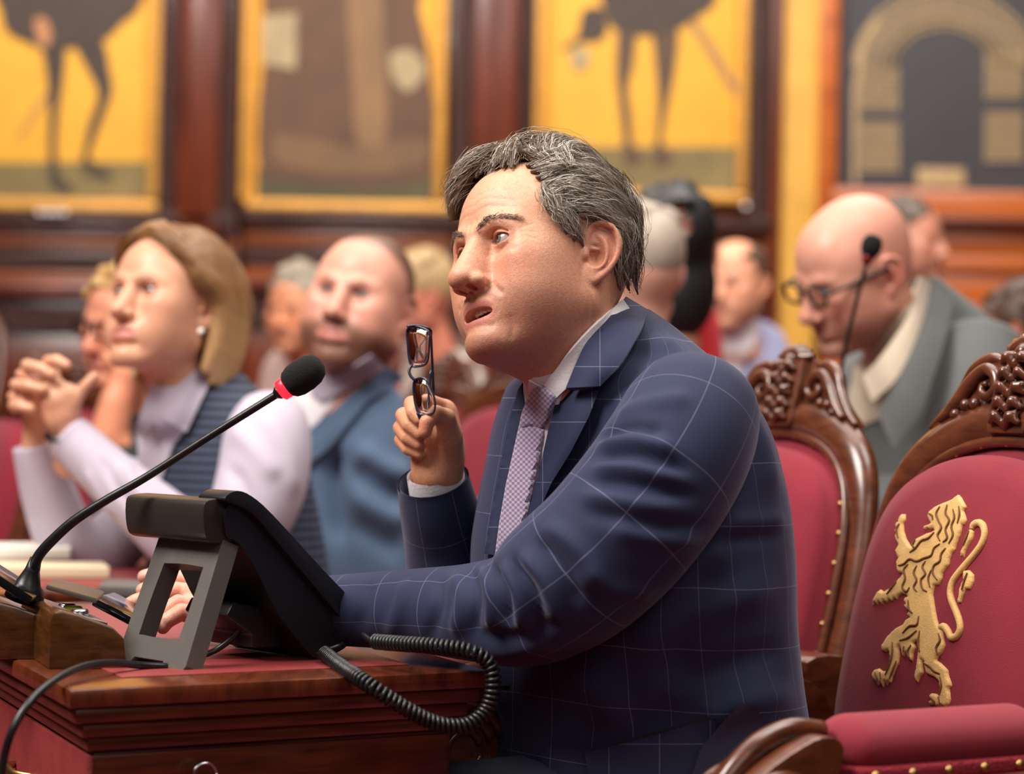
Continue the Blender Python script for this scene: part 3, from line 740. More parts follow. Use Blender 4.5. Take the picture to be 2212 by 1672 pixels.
# ------------------------------------------------------------------ cloth materials
def windowpane(name, base, line, su, sv, w=0.0009, rough=0.75, amt=0.55, twill=900.0):
    m = bpy.data.materials.new(name); m.use_nodes = True; nt = m.node_tree; N = nt.nodes; b = N['Principled BSDF']
    uv = N.new('ShaderNodeUVMap'); sp = N.new('ShaderNodeSeparateXYZ')
    nz = N.new('ShaderNodeTexNoise'); nz.inputs['Scale'].default_value = 30; tc = N.new('ShaderNodeTexCoord'); nlink(nt, tc.outputs['Object'], nz.inputs['Vector'])
    nlink(nt, uv.outputs[0], sp.inputs[0])
    def mth(op, a, bb=None):
        n = N.new('ShaderNodeMath'); n.operation = op
        for i, q in enumerate((a, bb)):
            if q is None: continue
            if isinstance(q, (int, float)): n.inputs[i].default_value = q
            else: nlink(nt, q, n.inputs[i])
        return n.outputs[0]
    def lines(c, s):
        f = mth('PINGPONG', c, s/2); return mth('LESS_THAN', f, w/2)
    ln = mth('MAXIMUM', lines(sp.outputs[0], su), lines(sp.outputs[1], sv))
    ln = mth('MULTIPLY', ln, mth('MULTIPLY', mth('ADD', nz.outputs['Fac'], 0.3), amt))
    tw = mth('SINE', mth('MULTIPLY', mth('ADD', sp.outputs[0], sp.outputs[1]), twill*2*math.pi))
    mx = N.new('ShaderNodeMix'); mx.data_type = 'RGBA'; mx.inputs[6].default_value = (*base, 1); mx.inputs[7].default_value = (*line, 1); nlink(nt, ln, mx.inputs[0])
    nlink(nt, mx.outputs[2], b.inputs['Base Color'])
    b.inputs['Roughness'].default_value = rough; b.inputs['Sheen Weight'].default_value = 0.22; b.inputs['Sheen Roughness'].default_value = 0.4; b.inputs['Specular IOR Level'].default_value = 0.25
    b.inputs['Sheen Tint'].default_value = (0.75, 0.72, 0.9, 1)
    bp = N.new('ShaderNodeBump'); bp.inputs['Strength'].default_value = 0.15; bp.inputs['Distance'].default_value = 0.0005; nlink(nt, tw, bp.inputs['Height']); nlink(nt, bp.outputs[0], b.inputs['Normal'])
    return m
def weave(name, c1, c2, s, rough=0.55):
    m = bpy.data.materials.new(name); m.use_nodes = True; nt = m.node_tree; N = nt.nodes; b = N['Principled BSDF']
    uv = N.new('ShaderNodeUVMap'); ck = N.new('ShaderNodeTexChecker'); ck.inputs['Scale'].default_value = 1/s
    ck.inputs[1].default_value = (*c1, 1); ck.inputs[2].default_value = (*c2, 1); nlink(nt, uv.outputs[0], ck.inputs[0]); nlink(nt, ck.outputs[0], b.inputs['Base Color'])
    b.inputs['Roughness'].default_value = rough; b.inputs['Sheen Weight'].default_value = 0.3
    bp = N.new('ShaderNodeBump'); bp.inputs['Strength'].default_value = 0.4; bp.inputs['Distance'].default_value = 0.0006; nlink(nt, ck.outputs['Fac'], bp.inputs['Height']); nlink(nt, bp.outputs[0], b.inputs['Normal'])
    return m
M_SUIT = windowpane('navy_windowpane_wool', srgb(37, 43, 72), srgb(150, 150, 180), 0.054, 0.066, w=0.0008, amt=0.42)
M_TIE = weave('lilac_tie_silk', srgb(178, 160, 182), srgb(120, 106, 140), 0.0030)
M_SHIRT = mat('white_shirt', srgb(228, 222, 226), rough=0.75, bump=0.1, bscale=300)
M_NAVY = mat('navy_lining', srgb(30, 36, 60), rough=0.6)
M_THREAD = mat('dark_thread', srgb(20, 24, 42), rough=0.8)
# ------------------------------------------------------------------ main speaker
MAN_BASE = P(1380, 1672, 2.75); MAN_BASE[2] = 0.47
def px3(pts): return np.array([P(*q[:3]) for q in pts])
def hand(specs, h=0.0022, pad=0.03):
    """specs: ('cap'|'ell'|'chain', ...) in world coords -> mesh"""
    allp = np.concatenate([np.atleast_2d(s[1]) for s in specs]); f = SDF(allp.min(0)-pad, allp.max(0)+pad, h)
    for s in specs:
        if s[0] == 'chain': f.chain(s[1], s[2], s[3])
        elif s[0] == 'ell': f.ell(s[1], s[2], s[3])
        elif s[0] == 'sub': f.chain(s[1], s[2], s[3], 's')
    return f.mesh()
def build_man():
    V, F, C = main_head(); HW = to_world(V, MH_R, MH_O)
    # raised right hand, holding the glasses
    rh = [('chain', px3([(958, 1110, 2.885), (948, 1060, 2.865), (945, 1020, 2.85)]), [0.030, 0.028, 0.027], 0.012),
          ('chain', px3([(948, 1015, 2.85), (955, 960, 2.85), (955, 900, 2.865)]), [0.026, 0.027, 0.020], 0.015),
          ('chain', px3([(930, 1005, 2.85), (918, 965, 2.845), (915, 920, 2.855)]), [0.018, 0.018, 0.014], 0.014),
          ('chain', px3([(968, 988, 2.835), (972, 945, 2.815), (962, 905, 2.80)]), [0.018, 0.0155, 0.0115], 0.012),     # thumb base
          ('chain', px3([(962, 905, 2.80), (943, 893, 2.788), (922, 912, 2.782), (918, 932, 2.782)]), [0.0115, 0.0098, 0.0088, 0.0080], 0.005),
          ('chain', px3([(962, 884, 2.865), (925, 868, 2.84), (889, 872, 2.82), (893, 892, 2.803), (906, 906, 2.797)]), [0.0110, 0.0098, 0.0092, 0.0085, 0.0076], 0.0045),
          ('chain', px3([(955, 905, 2.87), (905, 890, 2.855), (871, 897, 2.835), (884, 918, 2.812), (908, 937, 2.805)]), [0.0110, 0.0100, 0.0094, 0.0088, 0.0080], 0.0045),
          ('chain', px3([(950, 930, 2.87), (900, 915, 2.858), (865, 924, 2.84), (880, 945, 2.818), (906, 960, 2.812)]), [0.0105, 0.0096, 0.0090, 0.0084, 0.0076], 0.0045),
          ('chain', px3([(945, 955, 2.87), (898, 942, 2.86), (866, 950, 2.845), (882, 970, 2.825), (908, 980, 2.818)]), [0.0098, 0.0088, 0.0082, 0.0076, 0.0070], 0.0045)]
    rv, rf = hand(rh, 0.0016)
    sk = np.array(srgb(206, 146, 112)); rc = np.tile(sk, (len(rv), 1))
    for q in ((889, 872, 2.82), (871, 897, 2.835), (865, 924, 2.84), (866, 950, 2.845), (919, 925, 2.775), (906, 960, 2.812)):
        rc += (np.array(srgb(214, 128, 104))-rc)*(0.7*np.exp(-(np.linalg.norm(rv-P(*q), axis=1)/0.010)**2))[:, None]
    # left hand resting on the desk behind the phone stand
    lh = [('chain', px3([(640, 1322, 2.77), (570, 1325, 2.785), (520, 1328, 2.795)]), [0.030, 0.028, 0.027], 0.012),
          ('chain', px3([(520, 1325, 2.80), (470, 1305, 2.815), (425, 1290, 2.825)]), [0.026, 0.024, 0.017], 0.015),
          ('chain', px3([(500, 1345, 2.79), (460, 1345, 2.795), (430, 1335, 2.80)]), [0.021, 0.019, 0.015], 0.014),
          ('chain', px3([(430, 1262, 2.86), (388, 1254, 2.858), (340, 1260, 2.855), (308, 1275, 2.85)]), [0.0115, 0.0105, 0.0095, 0.008], 0.0045),
          ('chain', px3([(428, 1285, 2.835), (382, 1277, 2.832), (330, 1288, 2.828), (292, 1300, 2.825), (272, 1309, 2.825)]), [0.0118, 0.0112, 0.0100, 0.0090, 0.0076], 0.0045),
          ('chain', px3([(428, 1312, 2.815), (385, 1304, 2.806), (350, 1325, 2.800), (335, 1348, 2.798)]), [0.0115, 0.0108, 0.0098, 0.0080], 0.0045),
          ('chain', px3([(435, 1335, 2.795), (392, 1322, 2.785), (362, 1340, 2.780), (352, 1356, 2.780)]), [0.0108, 0.0102, 0.0092, 0.0076], 0.0045),
          ('chain', px3([(470, 1290, 2.85), (400, 1248, 2.89), (345, 1240, 2.90), (312, 1246, 2.90)]), [0.016, 0.0120, 0.0105, 0.0085], 0.006)]
    lv, lf = hand(lh, 0.0018)
    lc = np.tile(np.array(srgb(214, 156, 134)), (len(lv), 1))
    for q in ((388, 1254, 2.845), (382, 1277, 2.82), (385, 1304, 2.795), (392, 1322, 2.775), (275, 1308, 2.815)):
        lc += (np.array(srgb(204, 124, 104))-lc)*(0.6*np.exp(-(np.linalg.norm(lv-P(*q), axis=1)/0.010)**2))[:, None]
    # hidden trunk, arms and legs joined to the same figure
    tr = [('chain', px3([(1390, 1800, 2.76), (1380, 1500, 2.75), (1360, 1150, 2.74), (1330, 960, 2.74), (1300, 850, 2.735)]), [0.12, 0.115, 0.115, 0.075, 0.040], 0.05),
          ('chain', px3([(1400, 980, 2.70), (1310, 1150, 2.55), (1160, 1300, 2.575), (900, 1318, 2.66), (610, 1324, 2.78)]), [0.035, 0.034, 0.034, 0.030, 0.026], 0.03),
          ('chain', px3([(1240, 960, 2.82), (1130, 1130, 2.93), (1015, 1305, 2.945), (955, 1100, 2.88)]), [0.030, 0.032, 0.034, 0.028], 0.03)]
    tv, tf = hand(tr, 0.010, 0.14)
    BV, BF, BC = joinq([(HW, F, C), (rv, rf, rc), (lv, lf, lc), (tv, tf, srgb(206, 150, 126))])
    body = obj('person', BV, BF, M_SKIN, col=BC, base=MAN_BASE)
    tag(body, 'man in navy windowpane suit and lilac tie speaking with glasses raised in hand', 'person')
    for s in (-1, 1):
        ev, ef, ec = eyeball((s*0.0325, -0.0795, -0.0005), (-0.22, -1, 0.10))
        obj('eye', to_world(ev, MH_R, MH_O), ef, M_EYE, body, col=ec)
    hv, hf, hc = main_hair(); obj('hair', to_world(hv, MH_R, MH_O), hf, M_HAIR, body, col=hc, label='wavy grey brown hair')
    for s in (-1, 1):
        hv, hf, hc = brow_strands(s); obj('eyebrow', to_world(hv, MH_R, MH_O), hf, M_HAIR, body, col=hc)
    tp = []
    for i in range(-4, 5):
        a = i*0.30; tp.append(box((0.020*math.sin(a), -0.074-0.021*math.cos(a), -0.0755+0.0008*abs(i)), (0.0062, 0.004, 0.009), 0.0014, ax=rotm(i*17, 0, 0).T))
    tv2, tf2 = join(tp); obj('teeth', to_world(tv2, MH_R, MH_O), tf2, M_TEETH, body)
    # jacket trunk
    lev = [(1800, 1000, 1760, 2.76), (1672, 1012, 1745, 2.755), (1560, 1024, 1732, 2.75), (1450, 1028, 1716, 2.745), (1330, 1018, 1704, 2.74), (1200, 1014, 1700, 2.735), (1090, 1030, 1690, 2.73), (1000, 1048, 1672, 2.725),
           (930, 1062, 1652, 2.722), (870, 1082, 1622, 2.72), (830, 1102, 1590, 2.725), (800, 1150, 1562, 2.722), (770, 1225, 1530, 2.715), (735, 1275, 1490, 2.712), (700, 1318, 1448, 2.72), (668, 1345, 1402, 2.74)]
    JV, JF, JUV = torso(lev, -52, ratio=1.6)
    JV = sculpt(JV, JF, [([(1700, 1150), (1560, 1165), (1480, 1190)], -0.003, 0.009), ([(1700, 1125), (1570, 1135)], 0.003, 0.010), ([(1690, 1260), (1500, 1330), (1350, 1420)], 0.006, 0.020),
                         ([(1560, 1200), (1480, 1350), (1440, 1500)], -0.005, 0.018), ([(1700, 1400), (1560, 1440), (1450, 1460)], -0.005, 0.016), ([(1720, 1500), (1600, 1520), (1500, 1560)], 0.005, 0.016),
                         ([(1060, 1330), (1080, 1450), (1090, 1560)], 0.006, 0.02), ([(1200, 1440), (1300, 1500), (1330, 1600)], 0.006, 0.025), ([(1230, 1560), (1350, 1570), (1480, 1520)], -0.004, 0.015),
                         ([(1400, 720), (1500, 800), (1560, 900)], 0.004, 0.02), ([(1560, 820), (1640, 950), (1670, 1080)], 0.004, 0.025)])
    jk = obj('jacket', JV, JF, M_SUIT, body, uv=JUV, label='navy wool suit jacket with pale windowpane check')
    # sleeves
    sp = [(1500, 868, 2.615, 0.066), (1492, 905, 2.59, 0.075), (1456, 985, 2.555, 0.079), (1390, 1085, 2.535, 0.080), (1306, 1182, 2.530, 0.079), (1210, 1262, 2.545, 0.076), (1130, 1312, 2.575, 0.064), (1030, 1322, 2.615, 0.054), (900, 1318, 2.665, 0.046), (760, 1318, 2.715, 0.041), (640, 1322, 2.755, 0.039), (600, 1323, 2.77, 0.038)]
    SV, SF, SUV = tube([P(*q[:3]) for q in sp], [q[3] for q in sp], nu=110, n=170, upv=(0, -0.3, 1), uvo=(0.01, 0.02))
    SV = sculpt(SV, SF, [([(1310, 905), (1400, 872), (1500, 858)], 0.003, 0.012), ([(1290, 945), (1360, 925), (1440, 935)], -0.004, 0.007), ([(1285, 965), (1370, 950), (1470, 975)], 0.004, 0.008), ([(1280, 990), (1380, 985), (1500, 1020)], -0.0045, 0.007), ([(1275, 1010), (1370, 1012), (1480, 1045)], 0.004, 0.009), ([(1265, 1040), (1380, 1050), (1520, 1075)], -0.004, 0.008),
                         ([(1250, 1065), (1350, 1085), (1480, 1105)], 0.004, 0.010), ([(1250, 1100), (1380, 1130), (1530, 1140)], -0.003, 0.008), ([(1310, 1130), (1420, 1165), (1540, 1170)], 0.004, 0.012), ([(1170, 1130), (1240, 1180), (1310, 1270)], 0.004, 0.010), ([(1150, 1160), (1215, 1225), (1260, 1320)], -0.005, 0.007),
                         ([(1120, 1190), (1180, 1260), (1215, 1360)], 0.006, 0.008), ([(1100, 1205), (1150, 1280), (1170, 1370)], -0.006, 0.006), ([(1082, 1212), (1120, 1280), (1130, 1370)], 0.0055, 0.007), ([(1062, 1215), (1090, 1280), (1098, 1360)], -0.0055, 0.006), ([(1042, 1220), (1062, 1285), (1060, 1370)], 0.005, 0.007), ([(1015, 1224), (1030, 1290), (1020, 1375)], -0.004, 0.007),
                         ([(985, 1228), (995, 1300), (980, 1380)], 0.004, 0.010), ([(950, 1232), (948, 1310), (925, 1390)], -0.003, 0.009), ([(1240, 1230), (1330, 1275), (1420, 1280)], 0.004, 0.012), ([(1190, 1385), (1090, 1410), (960, 1402)], 0.003, 0.011), ([(1230, 1330), (1130, 1375), (1000, 1365)], -0.003, 0.009),
                         ([(880, 1245), (860, 1320), (840, 1380)], 0.003, 0.010), ([(800, 1250), (790, 1310), (770, 1370)], -0.002, 0.010)])
    sl = obj('sleeve', SV, SF, M_SUIT, body, uv=SUV)
    rp = [(1200, 950, 2.86, 0.060), (1140, 1100, 2.93, 0.062), (1050, 1265, 2.96, 0.062), (1005, 1325, 2.945, 0.060), (985, 1270, 2.925, 0.058), (965, 1170, 2.90, 0.052), (948, 1100, 2.875, 0.047), (938, 1050, 2.862, 0.044), (935, 1036, 2.858, 0.0435)]
    RV, RF, RUV = tube([P(*q[:3]) for q in rp[3:]], [q[3] for q in rp[3:]], nu=48, n=50, caps=False)
    UV2, UF2, UUV = tube([P(*q[:3]) for q in rp[:4]], [q[3] for q in rp[:4]], nu=48, n=40)
    IV, IF, IUV = tube([P(*q[:3]) for q in rp[4:]][::-1], [q[3]-0.003 for q in rp[4:]][::-1], nu=48, n=40, caps=False)
    v, f = join([(RV, RF), (UV2, UF2), (IV, [q[::-1] for q in IF])]); obj('sleeve', v, f, M_SUIT, body, uv=np.concatenate([RUV, UUV, IUV]))
    cv, cf, _ = tube([P(958, 1110, 2.88), P(945, 1050, 2.862), P(940, 1022, 2.855)], [0.036, 0.0345, 0.034], nu=40, n=14, caps=False)
    cv2, cf2, _ = tube([P(958, 1110, 2.88), P(945, 1050, 2.862), P(940, 1022, 2.855)], [0.034, 0.0325, 0.032], nu=40, n=14, caps=False)
    v, f = join([(cv, cf), (cv2, [q[::-1] for q in cf2])]); obj('shirt_cuff', v, f, M_SHIRT, body)
    # shirt, tie, lapels traced onto the trunk
    hb = bvh_of((JV, JF)); nb = bvh_of((JV, JF), (HW, F))
    def dec(name, poly, m, off, thick=0.004, step=8, parent=body, sm=3, b=hb, **k):
        v, f, uv = decal(smoothpoly(poly, 3) if k.pop('rnd', True) else poly, b, off, thick, step, sm, flat=1.0, **k)
        return obj(name, v, f, m, parent, uv=uv, flat_angle=40)
    dec('shirt_front', [(1130, 822), (1165, 815), (1215, 800), (1235, 790), (1215, 850), (1190, 930), (1170, 1010), (1140, 1120), (1118, 1215), (1090, 1215), (1112, 1060), (1138, 920)], M_SHIRT, 0.003, 0.002, b=nb, sm=5)
    def stp(name, u, l, m, **k):
        v, f, uv = strip(u, l, **k); return obj(name, v, f, m, body, uv=uv, flat_angle=50)
    stp('shirt_collar', [(1345, 645, 2.70), (1305, 685, 2.66), (1262, 726, 2.640), (1215, 780, 2.635), (1174, 832, 2.645)], [(1365, 672, 2.70), (1325, 722, 2.645), (1285, 772, 2.620), (1240, 822, 2.612), (1201, 860, 2.622)], M_SHIRT, thick=0.004, bvh=nb, clear=0.008)
    stp('shirt_collar', [(1174, 838, 2.645), (1160, 832, 2.66), (1141, 822, 2.69)], [(1172, 846, 2.645), (1156, 850, 2.655), (1140, 860, 2.68)], M_SHIRT, thick=0.004, bvh=nb, clear=0.005)
    dec('necktie', [(1122, 914), (1150, 919), (1176, 921), (1168, 975), (1148, 1070), (1119, 1205), (1068, 1205), (1078, 1130), (1092, 1049)], M_TIE, 0.008, 0.006, rnd=False, puff=0.003)
    dec('necktie_knot', [(1146, 846), (1174, 836), (1201, 855), (1192, 890), (1176, 922), (1150, 921), (1122, 915)], M_TIE, 0.010, 0.010, puff=0.006, b=nb, sm=6)
    dec('necktie_tail', [(1046, 1500), (1044, 1600), (1036, 1690), (1008, 1690), (1016, 1600), (1030, 1520)], M_TIE, 0.006, 0.004, rnd=False)
    dec('lapel', [(1222, 838), (1250, 800), (1280, 815), (1297, 833), (1272, 900), (1232, 978), (1192, 1042), (1152, 1130), (1126, 1200), (1112, 1200), (1140, 1110), (1166, 1010), (1184, 930), (1200, 868)], M_SUIT, 0.019, 0.010, rnd=False)
    dec('lapel', [(1137, 816), (1138, 858), (1122, 914), (1096, 1049), (1074, 1200), (1046, 1196), (1060, 1110), (1080, 1010), (1100, 910), (1120, 840)], M_SUIT, 0.010, 0.006, rnd=False)
    stp('jacket_collar', [(1352, 640, 2.735), (1312, 690, 2.655), (1268, 738, 2.620), (1244, 785, 2.605), (1222, 838, 2.600)], [(1399, 668, 2.735), (1390, 702, 2.65), (1364, 748, 2.605), (1337, 792, 2.585), (1297, 834, 2.582)], M_SUIT, thick=0.007, bvh=nb, clear=0.013, bulge=0.007)
    dec('breast_pocket', [(1156, 1046), (1236, 1022), (1243, 1044), (1160, 1072)], M_SUIT, 0.004, 0.003, rnd=False)
    dec('pocket_flap', [(1262, 1628), (1400, 1592), (1540, 1552), (1546, 1570), (1540, 1660), (1440, 1690), (1280, 1700)], M_SUIT, 0.005, 0.004, rnd=False)
    dec('pocket_welt', [(1262, 1620), (1400, 1584), (1545, 1544), (1547, 1552), (1402, 1593), (1265, 1629)], M_THREAD, 0.005, 0.003, rnd=False)
    for q in ((1062, 1481), (1090, 1665)):
        dec('buttonhole', [(q[0]-22, q[1]-3), (q[0]+38, q[1]-5), (q[0]+40, q[1]), (q[0]-22, q[1]+3)], M_THREAD, 0.003, 0.002, rnd=False)
    dec('jacket_tail', [(1490, 1690), (1512, 1618), (1570, 1550), (1600, 1522), (1616, 1518), (1660, 1560), (1700, 1600), (1690, 1690)], M_NAVY, 0.016, 0.006, rnd=False)
    # trousers
    for dx in (0, 0.19):
        a = P(1390, 1760, 2.70+dx)
        tvv, tff, _ = tube([a+[0.02, 0, -0.02], a+[-0.22, -0.02, -0.04], a+[-0.42, -0.04, -0.06], a+[-0.47, -0.04, -0.16], a+[-0.45, -0.04, -0.42]], [0.10, 0.095, 0.078, 0.072, 0.058], nu=24, n=30)
        obj('trouser_leg', tvv, tff, M_NAVY, body)
    return body, (JV, JF), (SV, SF)
# ------------------------------------------------------------------ desk and the things on it
ZD = 0.76
M_MAHOG = mat('mahogany', srgb(104, 46, 26), rough=0.28, coat=0.5, var=0.5, vscale=6, stretch=(2, 2, 22), col2=srgb(52, 20, 12), bump=0.04, bscale=60)
M_MAHOGH = mat('mahogany_top', srgb(112, 52, 28), rough=0.25, coat=0.5, var=0.5, vscale=5, stretch=(14, 2, 3), col2=srgb(58, 24, 13), bump=0.04, bscale=60)
M_LEATHER = mat('red_leather', srgb(132, 52, 52), rough=0.38, var=0.15, vscale=30, bump=0.15, bscale=250)
M_BLACK = mat('black_plastic', srgb(22, 22, 25), rough=0.35, bump=0.03, bscale=400)
M_BLACKG = mat('black_glossy', srgb(14, 14, 16), rough=0.12)
M_GREYP = mat('grey_plastic', srgb(88, 84, 80), rough=0.5, bump=0.05, bscale=600, var=0.08, vscale=60)
M_FOAM = mat('foam', srgb(16, 16, 18), rough=1.0, bump=1.0, bscale=900, bdist=0.002)
M_RED = mat('red_light_ring', srgb(230, 30, 40), rough=0.3, emit=(1.0, 0.02, 0.04, 1.6))
M_METAL = mat('steel', srgb(190, 190, 195), rough=0.22, metal=1.0)
M_BRASS = mat('old_brass', srgb(176, 140, 88), rough=0.35, metal=1.0)
M_WALNUT = mat('walnut_block', srgb(96, 58, 24), rough=0.25, coat=0.4, var=0.5, vscale=10, stretch=(3, 3, 14), col2=srgb(44, 25, 11))
M_WHITEP = mat('paper', srgb(225, 222, 212), rough=0.8)
M_CREAM = mat('cream_paper', srgb(216, 200, 168), rough=0.8)
def zp(px, py, z=ZD): return onplane(px, py, (0, 0, z), (0, 0, 1))
def slab(poly, z0, z1, bev=0.003):
    return prism([(p[0], p[1], z0) for p in poly], (0, 0, z1-z0), bev)
def offpoly(poly, d):
    """offset convex ccw polygon outward by d"""
    p = [np.array(q[:2], float) for q in poly]; n = len(p); out = []
    ar = sum(p[i][0]*p[(i+1) % n][1]-p[(i+1) % n][0]*p[i][1] for i in range(n)); sg = 1 if ar > 0 else -1
    for i in range(n):
        a, b, c = p[i-1], p[i], p[(i+1) % n]; e1 = (b-a)/np.linalg.norm(b-a); e2 = (c-b)/np.linalg.norm(c-b)
        n1 = sg*np.array([e1[1], -e1[0]]); n2 = sg*np.array([e2[1], -e2[0]]); k = n1+n2; out.append(b+k*d/(1+np.dot(n1, n2)))
    return out
def desk(name, label, poly, mirror=False):
    c = np.mean([q[:2] for q in poly], axis=0); t = thing(name, label, 'desk', (c[0], c[1], 0))
    o = lambda d: offpoly(poly, d)
    V, F = slab(o(0), ZD-0.020, ZD, 0.006); obj('tabletop', V, F, M_MAHOGH, t, flat_angle=35)
    V, F = slab(o(-0.072), ZD-0.004, ZD+0.0012, 0.0004); obj('leather_inlay', V, F, M_LEATHER, t, flat_angle=35)
    V, F = slab(o(-0.008), ZD-0.036, ZD-0.020, 0.005); obj('moulding', V, F, M_MAHOG, t, flat_angle=35)
    V, F = slab(o(-0.018), ZD-0.052, ZD-0.036, 0.006); obj('moulding', V, F, M_MAHOG, t, flat_angle=35)
    V, F = slab(o(-0.026), ZD-0.066, ZD-0.052, 0.003); obj('moulding', V, F, M_MAHOG, t, flat_angle=35)
    V, F = slab(o(-0.034), 0.0, ZD-0.066, 0.003); obj('body', V, F, M_MAHOG, t, flat_angle=35)
    V, F = slab(o(-0.022), 0.0, 0.09, 0.006); obj('plinth', V, F, M_MAHOG, t, flat_angle=35)
    return t
DA, DB = zp(150, 1490), zp(1060, 1447); DDIR = zp(0, 1410)-DA; DDIR /= np.linalg.norm(DDIR); DE = (DB-DA)/np.linalg.norm(DB-DA)
DC, DD = DB+DDIR*0.98, DA+DDIR*0.98
def build_desk():
    t = desk('parliament_desk', 'mahogany bench desk with moulded edge carrying the black telephone', [DA, DB, DC, DD])
    # red leather front panel on the chamber side, end panel frame
    n = np.array([-DDIR[1], DDIR[0], 0]); n = n if n[0] < 0 else -n
    a, b = DA+DDIR*0.03-n*0.034, DD-DDIR*0.03-n*0.034
    quad = [a+n*0.002, b+n*0.002, b+n*0.002, a+n*0.002]
    for q, z in zip(quad, (0.12, 0.12, ZD-0.07, ZD-0.07)): q[2] = z
    V, F = prism(quad, n*0.006, 0.002); obj('leather_panel', V, F, M_LEATHER, t, flat_angle=35, label='dull red leather front panel')
    en = np.array([DE[1], -DE[0], 0]); en = en if en[1] < 0 else -en
    a, b = DA+DE*0.034, DB-DE*0.034
    for x0, x1, z0, z1 in ((0.0, 0.42, 0.62, 0.69), (0.0, 0.05, 0.1, 0.62), (0.36, 0.41, 0.1, 0.62)):
        p = [DA+DE*(0.034+x0)-en*0.034, DA+DE*(0.034+min(x1, 0.415))-en*0.034]; q = [p[0].copy(), p[1].copy(), p[1].copy(), p[0].copy()]
        for k, z in zip(q, (z0, z0, z1, z1)): k[2] = z
        V, F = prism(q, en*0.008, 0.003); obj('end_rail', V, F, M_MAHOG, t, flat_angle=35)
    # lock with a key, leaf handle on the front
    k0 = onplane(415, 1668, DA-en*0.034, en); kv = []
    V, F = lathe([(0.004, -0.004), (0.011, -0.002), (0.012, 0.004), (0.006, 0.007)], 18, ax=en, c=k0+np.array([0, 0, -0.012])); kv.append((V, F))
    V, F, _ = tube([k0+en*0.005+[0, 0, -0.012], k0+en*0.03+[0, 0, -0.010]], 0.0024, nu=10); kv.append((V, F))
    th = np.linspace(0, 2*math.pi, 24); rr = np.array([k0+en*0.03+DE*0.013*math.cos(a)+np.array([0, 0, 0.002+0.011*math.sin(a)]) for a in th]); V, F, _ = tube(rr, 0.0016, nu=8); kv.append((V, F))
    V, F = join(kv); obj('lock_key', V, F, M_METAL, t)
    h0 = onplane(60, 1664, DA-n*0.03, n)
    V, F, _ = tube([h0+DDIR*0.05+n*0.004, h0+DDIR*0.03+n*0.02, h0+n*0.022, h0-DDIR*0.03+n*0.02, h0-DDIR*0.05+n*0.004], [0.004, 0.006, 0.008, 0.006, 0.004], nu=12, n=20, flat=0.6); obj('pull_handle', V, F, M_BRASS, t)
    desk('parliament_desk', 'mahogany bench desk under the elbows of the woman in the striped vest', [np.array(q) for q in ((-1.02, 3.36), (-0.46, 3.70), (-0.44, 4.55), (-1.10, 4.60))])
